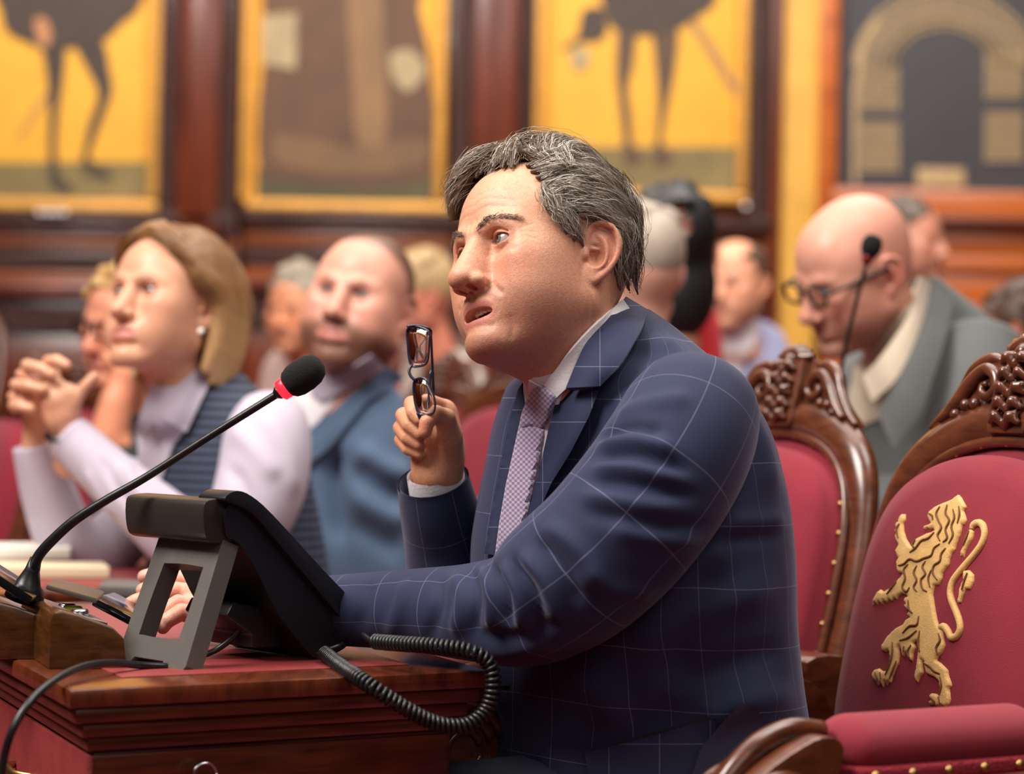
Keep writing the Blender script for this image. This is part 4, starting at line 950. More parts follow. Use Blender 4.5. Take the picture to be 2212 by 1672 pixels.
def build_phone():
    foot = zp(400, 1448); b = np.array([-0.68, 0.73, 0.0]); b /= np.linalg.norm(b)
    pp = lambda x, y, k=0.0: onplane(x, y, foot+b*k, b)+0
    t = thing('desk_telephone', 'black desk telephone on a grey bracket stand seen from behind', 'telephone', foot)
    body = [(505, 1082), (548, 1108), (640, 1210), (752, 1345), (756, 1380), (742, 1402), (700, 1420), (672, 1415), (600, 1325), (556, 1235), (515, 1172), (490, 1160), (486, 1110)]
    V, F = prism([pp(*q) for q in smoothpoly(body, 3)], b*0.150, 0.0); obj('phone_body', V, F, M_BLACK, t, flat_angle=40)
    # rounded grey-black top housing that runs along the upper edge
    c0 = [(505, 1078), (515, 1100), (512, 1150), (495, 1172), (455, 1172), (442, 1150), (440, 1100), (452, 1080)]
    V, F = prism([pp(*q, 0.004) for q in smoothpoly(c0, 3)], b*0.148, 0.004); obj('top_housing', V, F, mat('dark_olive_plastic', srgb(46, 42, 38), rough=0.32), t, flat_angle=50)
    hs = [(486, 1082), (492, 1068), (515, 1060), (545, 1072), (590, 1112), (700, 1232), (768, 1305), (780, 1345), (772, 1385), (756, 1392), (748, 1352), (690, 1280), (600, 1172), (548, 1112), (515, 1092)]
    V, F = prism([pp(*q, -0.010) for q in smoothpoly(hs, 3)], b*0.048, 0.004); obj('handset', V, F, M_BLACK, t, flat_angle=50)
    # bracket plate with a window
    top, bot = pp(487, 1166), zp(398, 1450); up = top-bot; wdt = 0.128; e = np.cross(b, up); e /= np.linalg.norm(e); e = e if e[0] > 0 else -e
    g = lambda u, v: bot+b*(u*wdt)+up*v
    outer = [(0.03, 0.0), (0.30, 0.0), (0.33, 0.05), (0.75, 0.05), (0.80, 0.0), (0.97, 0.0), (1.0, 0.04), (0.95, 1.0), (0.03, 1.0), (0.0, 0.04)]
    win = [(0.27, 0.22), (0.73, 0.22), (0.79, 0.27), (0.76, 0.72), (0.70, 0.78), (0.24, 0.78), (0.19, 0.72), (0.21, 0.27)]
    # plate as quads between outer frame and window
    bm_o = [g(u, v) for u, v in outer]; bm_w = [g(u, v) for u, v in smoothpoly(win, 3)]
    pts2 = [Vector(q) for q in outer]+[Vector(q) for q in smoothpoly(win, 3)]; no, nw = len(outer), len(smoothpoly(win, 3))
    vs, es, fs, *_ = delaunay_2d_cdt(pts2, [(i, (i+1) % no) for i in range(no)]+[(no+i, no+(i+1) % nw) for i in range(nw)], [], 1, 1e-6)
    tr = []
    for f in fs:
        c = sum((vs[i] for i in f), Vector((0, 0)))/3
        if not inpoly(c.x, c.y, smoothpoly(win, 3)) and inpoly(c.x, c.y, outer): tr.append(tuple(f))
    W3 = np.array([g(v.x, v.y) for v in vs]); V, F = sheet(W3, np.tile(-e, (len(W3), 1)), tr, 0.022)
    obj('bracket_stand', V, F, M_GREYP, t, smooth=False, label='grey bracket stand with a rounded window')
    fb = [pp(505, 1300, 0.03), pp(640, 1330, 0.03), pp(600, 1400, 0.03), pp(545, 1400, 0.03), pp(545, 1370, 0.03), pp(490, 1330, 0.03)]
    V, F = prism(fb, b*0.08, 0.003); obj('foot_block', V, F, M_BLACK, t, flat_angle=40)
    # coiled cord
    path = [(742, 1392, 2.665), (700, 1410, 2.645), (735, 1438, 2.575), (768, 1460, 2.495), (810, 1488, 2.470), (870, 1527, 2.470), (940, 1562, 2.480), (1005, 1567, 2.490), (1050, 1535, 2.50), (1066, 1480, 2.50), (1056, 1432, 2.50), (1015, 1407, 2.50), (940, 1396, 2.515), (870, 1391, 2.545), (808, 1386, 2.585), (785, 1372, 2.62)]
    C = catmull(np.array([P(*q) for q in path[1:-1]]), 1700); T = np.gradient(C, axis=0); T /= np.linalg.norm(T, axis=1)[:, None]; u = np.cross(T, [0, 0.3, 1.0]); u /= np.linalg.norm(u, axis=1)[:, None]; v = np.cross(T, u)
    sl = np.r_[0, np.cumsum(np.linalg.norm(np.diff(C, axis=0), axis=1))]; ph = sl/0.0058*2*math.pi
    H = C+u*(0.0066*np.cos(ph))[:, None]+v*(0.0066*np.sin(ph))[:, None]
    V, F, _ = tube(H, 0.0023, nu=7); obj('coiled_cord', V, F, M_BLACK, t)
    for q in (path[:3], path[-3:]):
        V, F, _ = tube([P(*k) for k in q], 0.003, nu=8, n=10); obj('cord_end', V, F, M_BLACK, t)
    V, F, _ = tube([pp(520, 1355, 0.05), pp(500, 1380, 0.06), pp(470, 1402, 0.07), pp(438, 1416, 0.075), pp(420, 1420, 0.08)], 0.0035, nu=10, n=20); obj('line_cable', V, F, M_BLACK, t)
    cb = [(360, 1440, 2.55), (300, 1437, 2.53), (240, 1432, 2.49), (180, 1440, 2.44), (120, 1468, 2.37), (70, 1510, 2.32), (30, 1570, 2.30), (8, 1640, 2.30), (0, 1720, 2.30)]
    V, F, _ = tube([P(*q) for q in cb], 0.0040, nu=12, n=60); tag(obj('power_cable', V, F, M_BLACK, base=P(*cb[4])), 'black cable running over the desk corner and down its red front', 'cable')
def wood_base(px, py, label):
    c = zp(px, py); a1 = np.array([-0.344, 0.94, 0]); a1 /= np.linalg.norm(a1); a2 = np.array([0.97, 0.24, 0]); a2 /= np.linalg.norm(a2); z = np.array([0, 0, 1.0])
    t = thing('microphone_unit', label, 'microphone', c)
    prof = [(0, 0), (0, 0.050), (0.004, 0.059), (0.012, 0.062), (0.030, 0.057), (0.066, 0.044), (0.078, 0.032), (0.082, 0.0)]
    V, F = prism([c+a2*q[0]+z*q[1] for q in prof], a1*0.20, 0.003); obj('wooden_base', V, F, M_WALNUT, t, flat_angle=35)
    return t, c, a1, a2
def build_mic():
    t, c, a1, a2 = wood_base(105, 1446, 'gooseneck microphone with black foam head and red ring on wooden base')
    z = np.array([0, 0, 1.0])
    V, F = prism([c+a2*0.016+a1*0.02+z*0.0575, c+a2*0.064+a1*0.02+z*0.0445, c+a2*0.064+a1*0.17+z*0.0445, c+a2*0.016+a1*0.17+z*0.0575], z*0.003, 0.001); obj('control_panel', V, F, M_METAL, t, flat_angle=35)
    for i, k in enumerate((0.05, 0.09, 0.13)):
        V, F = lathe([(0.009, 0), (0.010, 0.003), (0.008, 0.005)], 18, c=c+a2*0.040+a1*k+z*0.054); obj('button', V, F, M_METAL if i != 1 else mat('lime_button', srgb(180, 190, 40), rough=0.4), t)
    base = P(58, 1272, 2.66)
    V, F = lathe([(0.022, -0.012), (0.021, 0), (0.014, 0.006), (0.0085, 0.022), (0.0065, 0.036)], 24, c=base, ax=P(76, 1212, 2.655)-base); obj('flange', V, F, M_BLACK, t)
    pth = [(70, 1232, 2.655), (84, 1200, 2.65), (112, 1168, 2.645), (160, 1125, 2.64), (230, 1080, 2.635), (320, 1028, 2.63), (460, 938, 2.62), (604, 848, 2.61)]
    V, F, _ = tube([P(*q) for q in pth], [0.0062, 0.0060, 0.0058, 0.0055, 0.0050, 0.0045, 0.0042, 0.0042], nu=14, n=90); obj('gooseneck', V, F, M_BLACK, t)
    a, e = P(594, 854, 2.61), P(694, 783, 2.603); ax = e-a; L = np.linalg.norm(ax)
    V, F = lathe([(0.0042, 0), (0.0075, L*0.07), (0.0080, L*0.12)], 20, ax=ax, c=a); obj('collar', V, F, M_BLACK, t)
    V, F = lathe([(0.0085, L*0.10), (0.0115, L*0.13), (0.0120, L*0.24), (0.0115, L*0.27)], 24, ax=ax, c=a); obj('light_ring', V, F, M_RED, t, label='glowing red ring')
    V, F = lathe([(0.0110, L*0.25), (0.0155, L*0.32), (0.0182, L*0.45), (0.0188, L*0.62), (0.0175, L*0.80), (0.0130, L*0.94), (0.0060, L*1.0)], 32, ax=ax, c=a); obj('foam_windscreen', V, F, M_FOAM, t)
    wood_base(-28, 1425, 'wooden microphone base cut off beside the gooseneck base on the desk corner')
    # second microphone before the bald man
    mb = P(1770, 1140, 3.95); zt = mb[2]-0.006
    d3 = thing('parliament_desk', 'mahogany bench desk in front of the bald man', 'desk', (mb[0]+0.1, mb[1]+0.05, 0)); V, F = box((mb[0]+0.12, mb[1]+0.05, zt-0.015), (0.5, 0.32, 0.03), 0.006, ax=rotm(-30, 0, 0).T); obj('tabletop', V, F, M_MAHOGH, d3, flat_angle=35); V, F = box((mb[0]+0.12, mb[1]+0.05, (zt-0.03)/2), (0.44, 0.26, zt-0.03), 0.004, ax=rotm(-30, 0, 0).T); obj('body', V, F, M_MAHOG, d3, flat_angle=35)
    t = thing('gooseneck_microphone', 'thin black gooseneck microphone in front of the bald man', 'microphone', P(1770, 1140, 3.95))
    V, F, _ = tube([P(1770, 1140, 3.95), P(1806, 870, 3.93), P(1822, 770, 3.92), P(1845, 670, 3.91), P(1872, 568, 3.9)], [0.004, 0.0038, 0.0036, 0.0034, 0.0034], nu=10, n=30); obj('gooseneck', V, F, M_BLACK, t)
    a, e = P(1870, 572, 3.9), P(1890, 508, 3.9); ax = e-a; L = np.linalg.norm(ax)
    V, F = lathe([(0.005, 0), (0.010, L*0.20), (0.011, L*0.30)], 18, ax=ax, c=a); obj('light_ring', V, F, mat('dim_red_ring', srgb(120, 20, 26), rough=0.3), t)
    V, F = lathe([(0.011, L*0.28), (0.0165, L*0.5), (0.0170, L*0.75), (0.012, L*0.95), (0.004, L*1.0)], 20, ax=ax, c=a); obj('foam_windscreen', V, F, M_FOAM, t)
    V, F = lathe([(0.05, 0), (0.05, 0.012), (0.02, 0.02), (0.008, 0.05)], 20, c=P(1770, 1140, 3.95)-np.array([0, 0, 0.005])); obj('base', V, F, M_BLACK, t)
def plate(name, pts, th, m, label, cat, bev=0.002):
    q = [P(*k) for k in pts]; n = np.cross(q[1]-q[0], q[2]-q[0]); n /= np.linalg.norm(n); n = n if n[2] > 0 else -n
    q[3] = q[0]+(q[2]-q[1]); V, F = prism(q, -n*th, bev); return tag(obj(name, V, F, m, flat_angle=35, base=np.mean(q, axis=0)), label, cat)
def build_small():
    plate('smartphone', [(101, 1262, 2.60), (210, 1292, 2.585), (226, 1277, 2.68), (112, 1250, 2.70)], 0.006, mat('bronze_case', srgb(72, 62, 52), rough=0.35), 'grey smartphone resting on the wooden microphone base', 'phone')
    plate('tablet_computer', [(205, 1290, 2.70), (310, 1345, 2.665), (345, 1330, 2.80), (232, 1279, 2.84)], 0.010, M_BLACKG, 'black tablet on the desk under the speaker\'s fingertips', 'tablet')
    plate('tablet_computer', [(-60, 1205, 2.62), (72, 1290, 2.60), (95, 1280, 2.70), (-40, 1195, 2.72)], 0.010, M_BLACKG, 'black tablet cut off at the desk corner behind the gooseneck foot', 'tablet')
    a, b = zp(215, 1288), zp(430, 1294)
    V, F = slab([zp(212, 1292), zp(430, 1300), zp(440, 1284), zp(225, 1276)], ZD+0.002, ZD+0.018, 0.003); tag(obj('notebook_computer', V, F, M_GREYP, flat_angle=35, base=zp(300, 1288)), 'slim closed grey laptop lying on the leather desk top', 'laptop')
    V, F = slab([zp(-40, 1252), zp(236, 1252), zp(222, 1240), zp(-40, 1238)], ZD+0.002, ZD+0.020, 0.002); tag(obj('paper_stack', V, F, M_CREAM, flat_angle=35, base=zp(100, 1245)), 'cream paper stack lying by the woman\'s elbow', 'paper')
    V, F = slab([zp(-40, 1238), zp(150, 1236), zp(160, 1222), zp(-40, 1222)], ZD+0.021, ZD+0.040, 0.002); tag(obj('notebook', V, F, M_WHITEP, flat_angle=35, base=zp(60, 1230)), 'white notebook lying on the cream paper stack', 'notebook')
def build_glasses():
    t = thing('eyeglasses', 'dark rimmed eyeglasses held up in the speaker\'s right hand', 'glasses', P(908, 830, 2.79))
    M_RIM = mat('dark_rim', srgb(38, 40, 58), rough=0.25)
    g = bpy.data.materials.new('lens_glass'); g.use_nodes = True; nt = g.node_tree; b = nt.nodes['Principled BSDF']
    b.inputs['Roughness'].default_value = 0.02; b.inputs['Transmission Weight'].default_value = 1.0; b.inputs['IOR'].default_value = 1.5; b.inputs['Base Color'].default_value = (0.93, 0.95, 0.97, 1)
    l1 = [(882, 706), (924, 714), (927, 745), (923, 782), (905, 792), (887, 788), (881, 750)]; l2 = [(895, 822), (918, 818), (934, 845), (940, 872), (936, 892), (918, 897), (902, 890), (894, 855)]
    for l, d0 in ((l1, 2.795), (l2, 2.785)):
        s = smoothpoly(l, 4); L3 = np.array([P(x, y, d0-0.0004*(x-905)) for x, y in s]); c = L3.mean(0); n = np.cross(L3[5]-c, L3[0]-c); n /= np.linalg.norm(n)
        rim, f, _ = tube(np.concatenate([L3, L3[:2]]), 0.0011, nu=8); obj('rim', rim, f, M_RIM, t)
        k = len(L3); dome = [c+(p-c)*r+n*0.003*(1-r*r) for r in (1.0, 0.66, 0.33) for p in L3]+[c+n*0.003]
        F = [(r*k+i, r*k+(i+1) % k, (r+1)*k+(i+1) % k, (r+1)*k+i) for r in range(2) for i in range(k)]+[(2*k+i, 2*k+(i+1) % k, 3*k) for i in range(k)]
        V = np.array(dome); Vb = V-n*0.0018; m = len(V); F2 = F+[tuple(j+m for j in q[::-1]) for q in F]+[((i+1) % k, i, i+m, (i+1) % k+m) for i in range(k)]
        obj('lens', np.concatenate([V, Vb]), F2, g, t)
    V, F, _ = tube([P(890, 788, 2.795), P(884, 800, 2.793), P(887, 812, 2.79), P(897, 822, 2.787)], 0.0018, nu=8, n=12); obj('bridge', V, F, M_RIM, t)
    V, F, _ = tube([P(880, 706, 2.795), P(902, 704, 2.80), P(928, 712, 2.80), P(931, 730, 2.815), P(934, 790, 2.825), P(937, 850, 2.83)], [0.0022, 0.002, 0.002, 0.0016, 0.0016, 0.0016], nu=8, n=24); obj('temple', V, F, M_RIM, t)
    V, F, _ = tube([P(903, 892, 2.785), P(909, 906, 2.79), P(914, 916, 2.795), P(925, 880, 2.82), P(930, 800, 2.83)], [0.0022, 0.0022, 0.002, 0.0016, 0.0016], nu=8, n=24); obj('temple', V, F, M_RIM, t)
# ------------------------------------------------------------------ carved parliament armchairs (local: front -Y, floor z=0)
M_CWOOD = mat('carved_walnut', srgb(108, 56, 32), rough=0.32, coat=0.5, var=0.5, vscale=9, stretch=(3, 3, 10), col2=srgb(58, 26, 14))
M_VELVET = mat('crimson_upholstery', srgb(128, 14, 38), rough=0.85, sheen=0.12, bump=0.5, bscale=700, bdist=0.001, var=0.12, vscale=14)
M_GIMP = mat('crimson_braid', srgb(150, 26, 44), rough=0.9, bump=0.8, bscale=300)
M_GOLDTH = mat('gold_embroidery', srgb(214, 168, 98), rough=0.6, sheen=0.3, bump=0.6, bscale=500, bdist=0.001, var=0.2, vscale=60)
M_BROWNTH = mat('brown_thread', srgb(112, 70, 34), rough=0.8)
RA = math.radians(14); UB = np.array([0, math.sin(RA), math.cos(RA)]); NB = np.array([0, -math.cos(RA), math.sin(RA)])
def bk(s, t, n=0.0): return np.array([s, 0.21, 0.50])+UB*t+NB*n
OUTL = [(0.0, 0.02), (0.10, 0.03), (0.165, 0.075), (0.195, 0.16), (0.205, 0.27), (0.203, 0.36), (0.192, 0.43), (0.168, 0.485), (0.125, 0.525), (0.065, 0.548), (0.0, 0.555)]
def ct(t): return 0.555+(t-0.568)*0.78
def outline(sc=1.0, dz=0.0, n=80):
    half = OUTL; full = half+[(-a, b) for a, b in half[-2:0:-1]]
    P2 = np.array(smoothpoly(full, 5)); c = np.array([0, 0.30]); v = P2-c
    return c+v*(1-dz/np.linalg.norm(v, axis=1)[:, None])*sc
def chair_parts(rich=True):
    """list of (name, V, F, material, sharp)"""
    out = []
    O = outline(); k = len(O)
    V, F, _ = tube([bk(a, b) for a, b in np.concatenate([O, O[:1]])], [0.0150+0.0075*min(1, max(0, (b-0.40)/0.1)) for a, b in np.concatenate([O, O[:1]])], nu=14, flat=1.3, upv=NB, caps=False); out.append(('back_frame', V, F, M_CWOOD, None))
    I = outline(1.0, 0.024); V, F, _ = tube([bk(a, b, 0.012) for a, b in np.concatenate([I, I[:1]])], 0.0075, nu=10, upv=NB, caps=False); out.append(('frame_bead', V, F, M_CWOOD, None))
    # back pad: front dome and back plate
    rings = []
    for sc, n in ((0.0, -0.018), (0.9, -0.018), (0.985, -0.010), (0.985, 0.006), (0.965, 0.010), (0.955, 0.040), (0.91, 0.054), (0.78, 0.063), (0.5, 0.068), (0.25, 0.070), (0.02, 0.071)):
        J = outline(1.0, 0.022); c = np.array([0, 0.30]); kz = 1.0 if n < 0.009 else 0.93; rings.append([bk(*(c+(q-c)*max(sc, 0.01)*np.array([1.0, kz if q[1] > 0.3 else 1.0])), n) for q in J])
    V, F = loft(rings); out.append(('back_cushion', V, F, M_VELVET, None))
    # crest: arch board, centre block with leaves, volutes
    arch = [(-0.150, 0.555), (-0.110, 0.60), (-0.075, 0.655), (-0.045, 0.675), (0, 0.690), (0.045, 0.675), (0.075, 0.655), (0.110, 0.60), (0.150, 0.555), (0.08, 0.575), (0, 0.582), (-0.08, 0.575)]
    V, F = prism([bk(a, ct(b), -0.014) for a, b in smoothpoly(arch, 3)], NB*0.024, 0.003); out.append(('crest_board', V, F, M_CWOOD, 40))
    V, F = prism([bk(a, ct(b), -0.016) for a, b in ((-0.030, 0.545), (0.030, 0.545), (0.034, 0.56), (0.034, 0.672), (-0.034, 0.672), (-0.034, 0.56))], NB*0.042, 0.004); out.append(('crest_block', V, F, M_CWOOD, 40))
    f = SDF((-0.06, 0.27, 1.0), (0.06, 0.42, 1.21), 0.0028)
    rg = np.random.RandomState(3)
    for i in range(5):
        for s in (-1, 1):
            t = ct(0.556+i*0.023); f.chain([bk(0, t, 0.026), bk(s*0.012, t+0.010, 0.036), bk(s*0.022, t+0.004, 0.030)], [0.005, 0.0058, 0.004], 0.003)
            f.ell(bk(s*(0.008+0.012*rg.rand()), t+0.012, 0.033), (0.0055, 0.0055, 0.0055), 0.002)
    for a in np.linspace(-1.2, 1.2, 7): f.chain([bk(0, ct(0.672), 0.010), bk(0.020*math.sin(a), ct(0.672+0.018*math.cos(a)), 0.018), bk(0.036*math.sin(a), ct(0.672+0.030*math.cos(a)), 0.012)], [0.006, 0.0072, 0.005], 0.003)
    f.ell(bk(0, ct(0.672), 0.022), (0.010, 0.010, 0.010), 0.003)
    V, F = f.mesh(); out.append(('leaf_carving', V, F, M_CWOOD, None))
    for s in (-1, 1):
        sp = [(0.128, 0.566), (0.108, 0.590), (0.086, 0.628), (0.066, 0.648), (0.048, 0.640), (0.042, 0.620), (0.052, 0.606), (0.064, 0.610), (0.066, 0.622), (0.058, 0.626)]
        V, F, _ = tube([bk(s*a, ct(b), 0.014) for a, b in sp], [0.005, 0.008, 0.009, 0.0085, 0.008, 0.007, 0.006, 0.0055, 0.005, 0.004], nu=12, n=50); out.append(('crest_volute', V, F, M_CWOOD, None))
        sp = [(0.150, 0.556), (0.128, 0.580), (0.106, 0.616), (0.090, 0.652), (0.066, 0.668), (0.046, 0.664)]
        V, F, _ = tube([bk(s*a, ct(b), 0.006) for a, b in sp], [0.004, 0.007, 0.008, 0.009, 0.008, 0.005], nu=12, n=30); out.append(('crest_scroll', V, F, M_CWOOD, None))
        for a, b in ((0.090, 0.592), (0.074, 0.594), (0.104, 0.577)):
            V, F = sphere(bk(s*a, ct(b), 0.012), (0.008, 0.008, 0.008), 12, 8); out.append(('crest_berry', V, F, M_CWOOD, None))
    # seat
    V, F = box((0, -0.03, 0.40), (0.56, 0.52, 0.09), 0.02); out.append(('seat_rail', V, F, M_CWOOD, 40))
    f = SDF((-0.29, -0.32, 0.42), (0.29, 0.26, 0.56), 0.012); f.ell((0, -0.03, 0.46), (0.27, 0.26, 0.06), 0.02); f.cap((-0.2, -0.2, 0.455), (0.2, -0.2, 0.455), 0.05, 0.05, 0.05); f.cap((-0.2, 0.14, 0.455), (0.2, 0.14, 0.455), 0.05, 0.05, 0.05)
    V, F = f.mesh(); out.append(('seat_cushion', V, F, M_VELVET, None))
    for sx in (-1, 1):
        for sy in (-1, 1):
            V, F = lathe([(0.018, 0), (0.026, 0.02), (0.018, 0.06), (0.030, 0.20), (0.024, 0.26), (0.034, 0.34), (0.034, 0.40)], 14, c=(sx*0.245, -0.03+sy*0.22, 0)); out.append(('leg', V, F, M_CWOOD, None))
        # arm: pad, rail, scroll, post
        x = sx*0.285
        f = SDF((x-0.06, -0.21, 0.68), (x+0.06, 0.125, 0.78), 0.004)
        f.cap((x, -0.150, 0.730), (x, 0.055, 0.730), 0.027, 0.027, 0.01); f.cap((x-0.02, -0.150, 0.724), (x-0.02, 0.058, 0.724), 0.020, 0.020, 0.02); f.cap((x+0.02, -0.150, 0.724), (x+0.02, 0.058, 0.724), 0.020, 0.020, 0.02)
        V, F = f.mesh(); out.append(('arm_pad', V, F, M_VELVET, None))
        V, F = box((x, -0.05, 0.703), (0.090, 0.250, 0.016), 0.004); out.append(('arm_braid', V, F, M_GIMP, None))
        V, F = prism([(x-0.036, q[0], q[1]) for q in smoothpoly([(0.26, 0.70), (0.17, 0.735), (0.105, 0.73), (0.095, 0.685), (-0.17, 0.680), (-0.185, 0.73), (-0.205, 0.742), (-0.235, 0.735), (-0.285, 0.708), (-0.315, 0.668), (-0.305, 0.62), (-0.265, 0.60), (-0.23, 0.62), (-0.15, 0.645), (0.05, 0.65), (0.25, 0.64)], 3)], (0.072, 0, 0), 0.006); out.append(('arm_rail', V, F, M_CWOOD, 40))
        for rr, tr in ((0.050, 0.006), (0.036, 0.0055), (0.022, 0.005)):
            for side in (-1, 1):
                th = np.linspace(0.3, 2*math.pi-0.2, 26); V, F, _ = tube([(x+side*0.037, -0.262+rr*math.cos(a), 0.658+rr*math.sin(a)) for a in th], tr, nu=8); out.append(('scroll_ring', V, F, M_CWOOD, None))
        V, F, _ = tube([(x, -0.185, 0.742), (x, -0.225, 0.745), (x, -0.270, 0.728), (x, -0.308, 0.690), (x, -0.318, 0.655)], [0.010, 0.011, 0.011, 0.010, 0.008], nu=12, n=24); out.append(('scroll_leaf', V, F, M_CWOOD, None))
        V, F, _ = tube([(x, -0.23, 0.62), (x, -0.21, 0.55), (x-sx*0.02, -0.22, 0.44)], [0.03, 0.024, 0.03], nu=12, n=16); out.append(('arm_post', V, F, M_CWOOD, None))
    return out
NAILM = None
def nail_mesh():
    V, F = lathe([(0.0045, -0.001), (0.0046, 0.001), (0.0034, 0.0028), (0.0012, 0.0036)], 10); me = bpy.data.meshes.new('nail'); me.from_pydata(V.tolist(), [], F); me.polygons.foreach_set('use_smooth', np.ones(len(me.polygons), bool)); me.materials.append(M_BRASS); return me
CHAIR = {}
def chair(label, loc, rotz, nails=True, group='carved crimson armchairs', sc=1.0):
    t = thing('armchair', label, 'armchair', loc, group, math.radians(rotz)); t.scale = (sc, sc, sc)
    if not CHAIR:
        CHAIR['parts'] = []
        for nm, V, F, m, sh in chair_parts():
            o = obj(nm, V, F, m, None, local=True, flat_angle=sh); CHAIR['parts'].append(o); o.parent = t
        CHAIR['nail'] = nail_mesh()
    else:
        for o in CHAIR['parts']:
            c = o.copy(); COL.objects.link(c); c.parent = t
    if nails:
        I = outline(1.0, 0.0275); step = 0.042; L = np.r_[0, np.cumsum(np.linalg.norm(np.diff(np.concatenate([I, I[:1]]), axis=0), axis=1))]; s = 0.0
        q = NB; rot = Vector((0, 0, 1)).rotation_difference(Vector(tuple(q)))
        Ic = np.concatenate([I, I[:1]])
        while s < L[-1]-step*0.5:
            a, b = np.interp(s, L, Ic[:, 0]), np.interp(s, L, Ic[:, 1]); n = bpy.data.objects.new('nail', CHAIR['nail']); COL.objects.link(n); n.parent = t; n.location = bk(a, b, 0.0185 if b < 0.46 else 0.0135); n.rotation_mode = 'QUATERNION'; n.rotation_quaternion = rot; s += step
        for sx in (-1, 1):
            for y in np.linspace(-0.155, 0.075, 6):
                for si in (-1, 1):
                    n = bpy.data.objects.new('nail', CHAIR['nail']); COL.objects.link(n); n.parent = t; n.location = (sx*0.285+si*0.045, y, 0.703); n.rotation_euler = (0, si*math.pi/2, 0); n.scale = (1.2, 1.2, 1.2)
    return t
LION = [(715,95),(735,115),(745,135),(770,180),(750,205),(760,235),(770,270),(755,305),(742,300),(735,350),(720,390),(705,430),(690,480),(670,500),(655,540),(650,580),(625,610),(605,640),(600,680),(580,720),(552,725),(542,760),(537,790),(550,880),(565,960),(578,1000),(606,1045),(612,1090),(622,1140),(602,1190),(577,1215),(564,1245),(590,1260),(620,1290),(640,1310),(646,1350),(660,1390),(668,1422),(650,1438),(656,1475),(659,1515),(650,1550),(625,1570),(600,1558),(570,1566),(545,1553),(515,1556),(508,1530),(527,1515),(510,1490),(530,1472),(560,1475),(575,1488),(585,1440),(580,1390),(552,1362),(510,1345),(490,1330),(480,1290),(476,1250),(462,1235),(468,1300),(472,1332),(442,1370),(436,1400),(416,1380),(408,1350),(421,1300),(426,1250),(436,1180),(440,1110),(402,1122),(420,1152),(402,1200),(395,1250),(376,1240),(366,1200),(352,1190),(340,1225),(325,1210),(320,1178),(311,1142),(301,1162),(306,1210),(300,1262),(276,1312),(258,1352),(246,1402),(231,1394),(216,1420),(205,1390),(191,1432),(176,1400),(151,1420),(140,1390),(120,1370),(115,1340),(131,1310),(165,1300),(190,1320),(214,1318),(235,1270),(240,1220),(231,1172),(210,1186),(181,1170),(181,1140),(210,1090),(240,1058),(281,1020),(330,995),(352,960),(380,944),(356,924),(372,900),(355,888),(335,860),(350,850),(335,830),(345,806),(366,800),(330,782),(300,800),(290,825),(270,810),(255,836),(235,820),(215,850),(200,830),(185,860),(165,836),(150,866),(135,842),(118,866),(121,825),(140,790),(155,765),(175,752),(196,768),(235,745),(280,700),(315,662),(332,640),(300,634),(286,610),(283,560),(299,532),(286,515),(276,480),(290,460),(300,440),(281,410),(275,380),(282,352),(268,340),(281,320),(275,300),(295,280),(305,245),(321,230),(345,230),(346,270),(331,300),(336,350),(351,400),(381,450),(396,458),(401,430),(420,400),(450,385),(490,365),(530,352),(550,340),(540,327),(520,336),(500,322),(485,338),(468,326),(480,310),(510,300),(525,290),(510,270),(500,240),(506,215),(530,195),(556,175),(600,155),(640,140),(665,130),(690,110)]
LTAIL = [(585,1015),(612,1008),(640,1040),(665,1085),(700,1075),(725,1030),(720,970),(692,890),(667,830),(657,770),(672,700),(712,640),(762,580),(822,510),(872,440),(895,370),(885,310),(852,288),(818,305),(806,335)]
LTUFT = [[(805,325),(822,350),(815,400),(787,440),(762,490),(752,530),(740,510),(725,522),(731,480),(755,440),(756,390),(776,350)], [(745,622),(790,618),(821,650),(820,700),(797,752),(770,750),(746,800),(731,846),(705,840),(716,790),(721,740),(746,690)]]
LLINES = [[(520,230),(545,245),(550,275)],[(600,180),(575,230),(590,280),(610,330),(585,380),(600,420)],[(650,170),(640,230),(665,280),(640,340),(650,400),(620,430)],[(690,200),(700,260),(680,320),(690,380),(660,440)],[(730,180),(735,240),(720,300)],[(560,360),(520,400),(470,420),(430,470),(390,500)],[(600,440),(560,470),(540,520),(490,540),(440,560),(390,545),(350,580),(310,590)],[(640,470),(610,510),(600,560),(560,590),(550,640),(580,690)],[(500,560),(480,600),(500,650),(470,690),(480,750),(510,770)],[(440,590),(420,640),(440,690),(420,740),(440,770)],[(380,580),(350,620),(360,680),(340,740),(370,770),(390,740)],[(540,620),(520,680),(530,740)],[(430,410),(410,450),(430,470)],[(320,300),(300,340),(310,400)],[(300,700),(260,750),(230,790)],[(455,940),(440,1000),(390,1010),(340,1060)],[(440,1040),(380,1090),(320,1110)],[(460,1040),(450,1130),(460,1190)],[(590,1060),(600,1110),(575,1160),(585,1210)],[(480,1260),(530,1290),(560,1320),(600,1340)],[(600,1360),(610,1420),(595,1490)],[(270,1120),(270,1200),(250,1280),(220,1350)],[(300,1250),(270,1330),(250,1380)],[(150,1330),(165,1370),(160,1400)],[(185,1330),(190,1380)],[(530,1500),(560,1530),(560,1555)],[(590,1500),(600,1545)],[(380,830),(385,890),(410,920)],[(790,640),(770,690),(750,760)],[(800,350),(780,400),(760,450)],[(350,1150),(345,1190)],[(400,1140),(375,1190),(385,1230)]]
